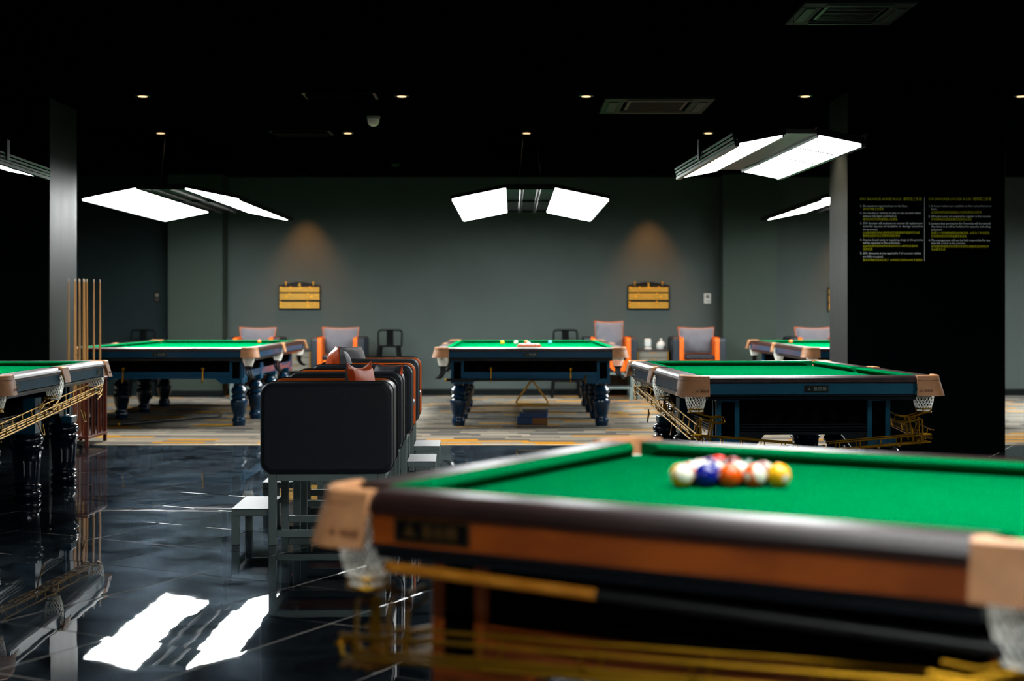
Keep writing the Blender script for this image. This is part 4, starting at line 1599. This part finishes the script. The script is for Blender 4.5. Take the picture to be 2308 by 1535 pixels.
tr_ = thing('triangle_rack', 'wooden triangle rack around the red balls on the central table', 'ball rack', (.196, 16.66, SH - .036 + .001))
tp_ = []
for (cx, cy, a0) in ((.1056, 0, -90), (0, .183, 30), (-.1056, 0, 150)):
    for k in range(5):
        a = math.radians(a0 + 120 * k / 4)
        tp_.append((cx + .035 * math.cos(a), cy + .035 * math.sin(a)))
tm = MB()
inner = []
for (cx, cy, a0) in ((.1056, 0, -90), (0, .183, 30), (-.1056, 0, 150)):
    for k in range(5):
        a = math.radians(a0 + 120 * k / 4)
        inner.append((cx + .0275 * math.cos(a), cy + .0275 * math.sin(a)))
tm.grid([[(p[0], p[1], 0) for p in tp_], [(p[0], p[1], .032) for p in tp_], [(p[0], p[1], .032) for p in inner], [(p[0], p[1], 0) for p in inner]], close_u=True, close_v=True)
tm.build('frame', MT['rack_red'], tr_, fix=True)

# ------------------------------------------------------------------ ceiling fittings
dl = None
dspots = [(-3.35, 13.2), (-1.0, 13.2), (.672, 13.2), (2.66, 13.2), (4.62, 13.2), (-3.85, 15.95), (-1.80, 15.95), (.16, 15.95), (2.15, 15.95)]
names = ['first', 'second', 'third', 'fourth', 'fifth']
for i, (x, y_) in enumerate(dspots):
    rowlb = ('nearer', i) if i < 5 else ('farther', i - 5)
    lb = 'warm recessed downlight, %s from the left pillar side in the %s ceiling row' % (names[rowlb[1]], rowlb[0])
    if dl is None:
        dl = thing('downlight', lb, 'downlight', (x, y_, CEIL), group='recessed ceiling downlights')
        MB().lathe([(.062, -.006), (.068, -.004), (.068, .0)], 20).build('trim_ring', MT['lamp_shell'], dl, True)
        MB().lathe([(.042, -.0085), (.04, -.006)], 20).build('lens', MT['down_light'], dl, True)
    else:
        dup(dl, (x, y_, CEIL), 0, lb)
    sp_ = bpy.data.lights.new('downlight_beam', 'SPOT')
    sp_.energy = 450 if i < 5 else 140
    sp_.color = (1, .72, .46)
    sp_.spot_size = math.radians(80)
    sp_.spot_blend = .8
    sp_.shadow_soft_size = .05
    so = link('downlight_beam', sp_)
    so.location = (x, y_, CEIL - .02)
# wall washers close to the back wall
for x, lb in ((-3.0, 'recessed wall washer over the scoreboard nearer the left wall column'), (2.0, 'recessed wall washer over the scoreboard nearer the right wall column'), (5.0, 'recessed wall washer over the half hidden scoreboard')):
    w_ = thing('wall_washer', lb, 'downlight', (x, 20.92, CEIL))
    MB().lathe([(.055, -.004), (.06, -.003), (.06, 0)], 16).build('trim_ring', MT['lamp_shell'], w_, True)
    sp_ = bpy.data.lights.new('wall_washer_beam', 'SPOT')
    sp_.energy = 420
    sp_.color = (1, .36, .09)
    sp_.spot_size = math.radians(66)
    sp_.spot_blend = .75
    sp_.shadow_soft_size = .03
    so = link('wall_washer_beam', sp_)
    so.location = (x, 20.92, CEIL - .012)


def cassette(label, loc, s, rz=0):
    r = thing('air_conditioner', label, 'air conditioner', loc, rz)
    h = s / 2
    mb = MB()
    for a, b_, c, d in ((-h, h, -h, -h * .62), (-h, h, h * .62, h), (-h, -h * .62, -h * .62, h * .62), (h * .62, h, -h * .62, h * .62)):
        mb.box(a, b_, c, d, -.035, -.001, .006)
    mb.build('panel_frame', MT['cassette'], r)
    gr = MB().box(-h * .56, h * .56, -h * .56, h * .56, -.03, -.004, .004).build('intake_grille', MT['lamp_shell'], r)
    for k in range(9):
        y_ = -h * .5 + k * h * .125
        MB().box(-h * .5, h * .5, y_ - .008, y_ + .008, -.036, -.03, .002).build('slat', MT['black_plastic'], gr)
    for a, b_, c, d in ((-h * .6, h * .6, -h * .9, -h * .74), (-h * .6, h * .6, h * .74, h * .9), (-h * .9, -h * .74, -h * .6, h * .6), (h * .74, h * .9, -h * .6, h * .6)):
        MB().box(a, b_, c, d, -.042, -.035, .002).build('louvre', MT['cassette_louvre'], r)
    return r


MT['cassette'] = mat('cassette_dark_plastic', S(20, 36, 30), .5, var=.05, spec=.2)
MT['cassette_louvre'] = mat('cassette_louvre_grey', S(44, 66, 57), .4, var=.05, spec=.2)
cassette('square ceiling air conditioner above the central snooker table', (1.345, 13.66, CEIL), 1.0)
cassette('dark ceiling air conditioner at the top of the view above the sign', (2.18, 9.40, CEIL), .7)
for lb, x, y_ in (('slatted ceiling vent beside the dome camera', -1.55, 13.15), ('slatted ceiling vent above the left snooker table', -2.3, 15.9)):
    v = thing('ceiling_vent', lb, 'vent', (x, y_, CEIL))
    MB().box(-.33, .33, -.2, .2, -.012, -.001, .003).build('vent_frame', MT['lamp_shell'], v)
    for k in range(7):
        M = Matrix.Translation((0, -.15 + k * .05, -.022)) @ Matrix.Rotation(.6, 4, 'X')
        MB().box(-.3, .3, -.018, .018, -.002, .002, 0, M).build('slat', MT['lamp_shell'], v)
d_ = thing('dome_camera', 'white dome camera hanging from the ceiling', 'camera', (-1.39, 14.6, CEIL))
MB().lathe([(.02, -.10), (.045, -.085), (.056, -.06), (.058, -.03)], 20).build('dome', MT['net'], d_, True)
MB().lathe([(.06, -.03), (.066, -.025), (.066, 0)], 20).build('base', MT['white_plastic'], d_, True)
d_ = thing('smoke_detector', 'small grey smoke detector on the ceiling towards the back wall', 'smoke detector', (-1.54, 19.3, CEIL))
MB().lathe([(.03, -.04), (.05, -.03), (.055, -.012), (.055, 0)], 20).build('housing', MT['cassette_louvre'], d_, True)
MB().lathe([(.012, -.046), (.012, -.04)], 10).build('sensor', MT['black_plastic'], d_)
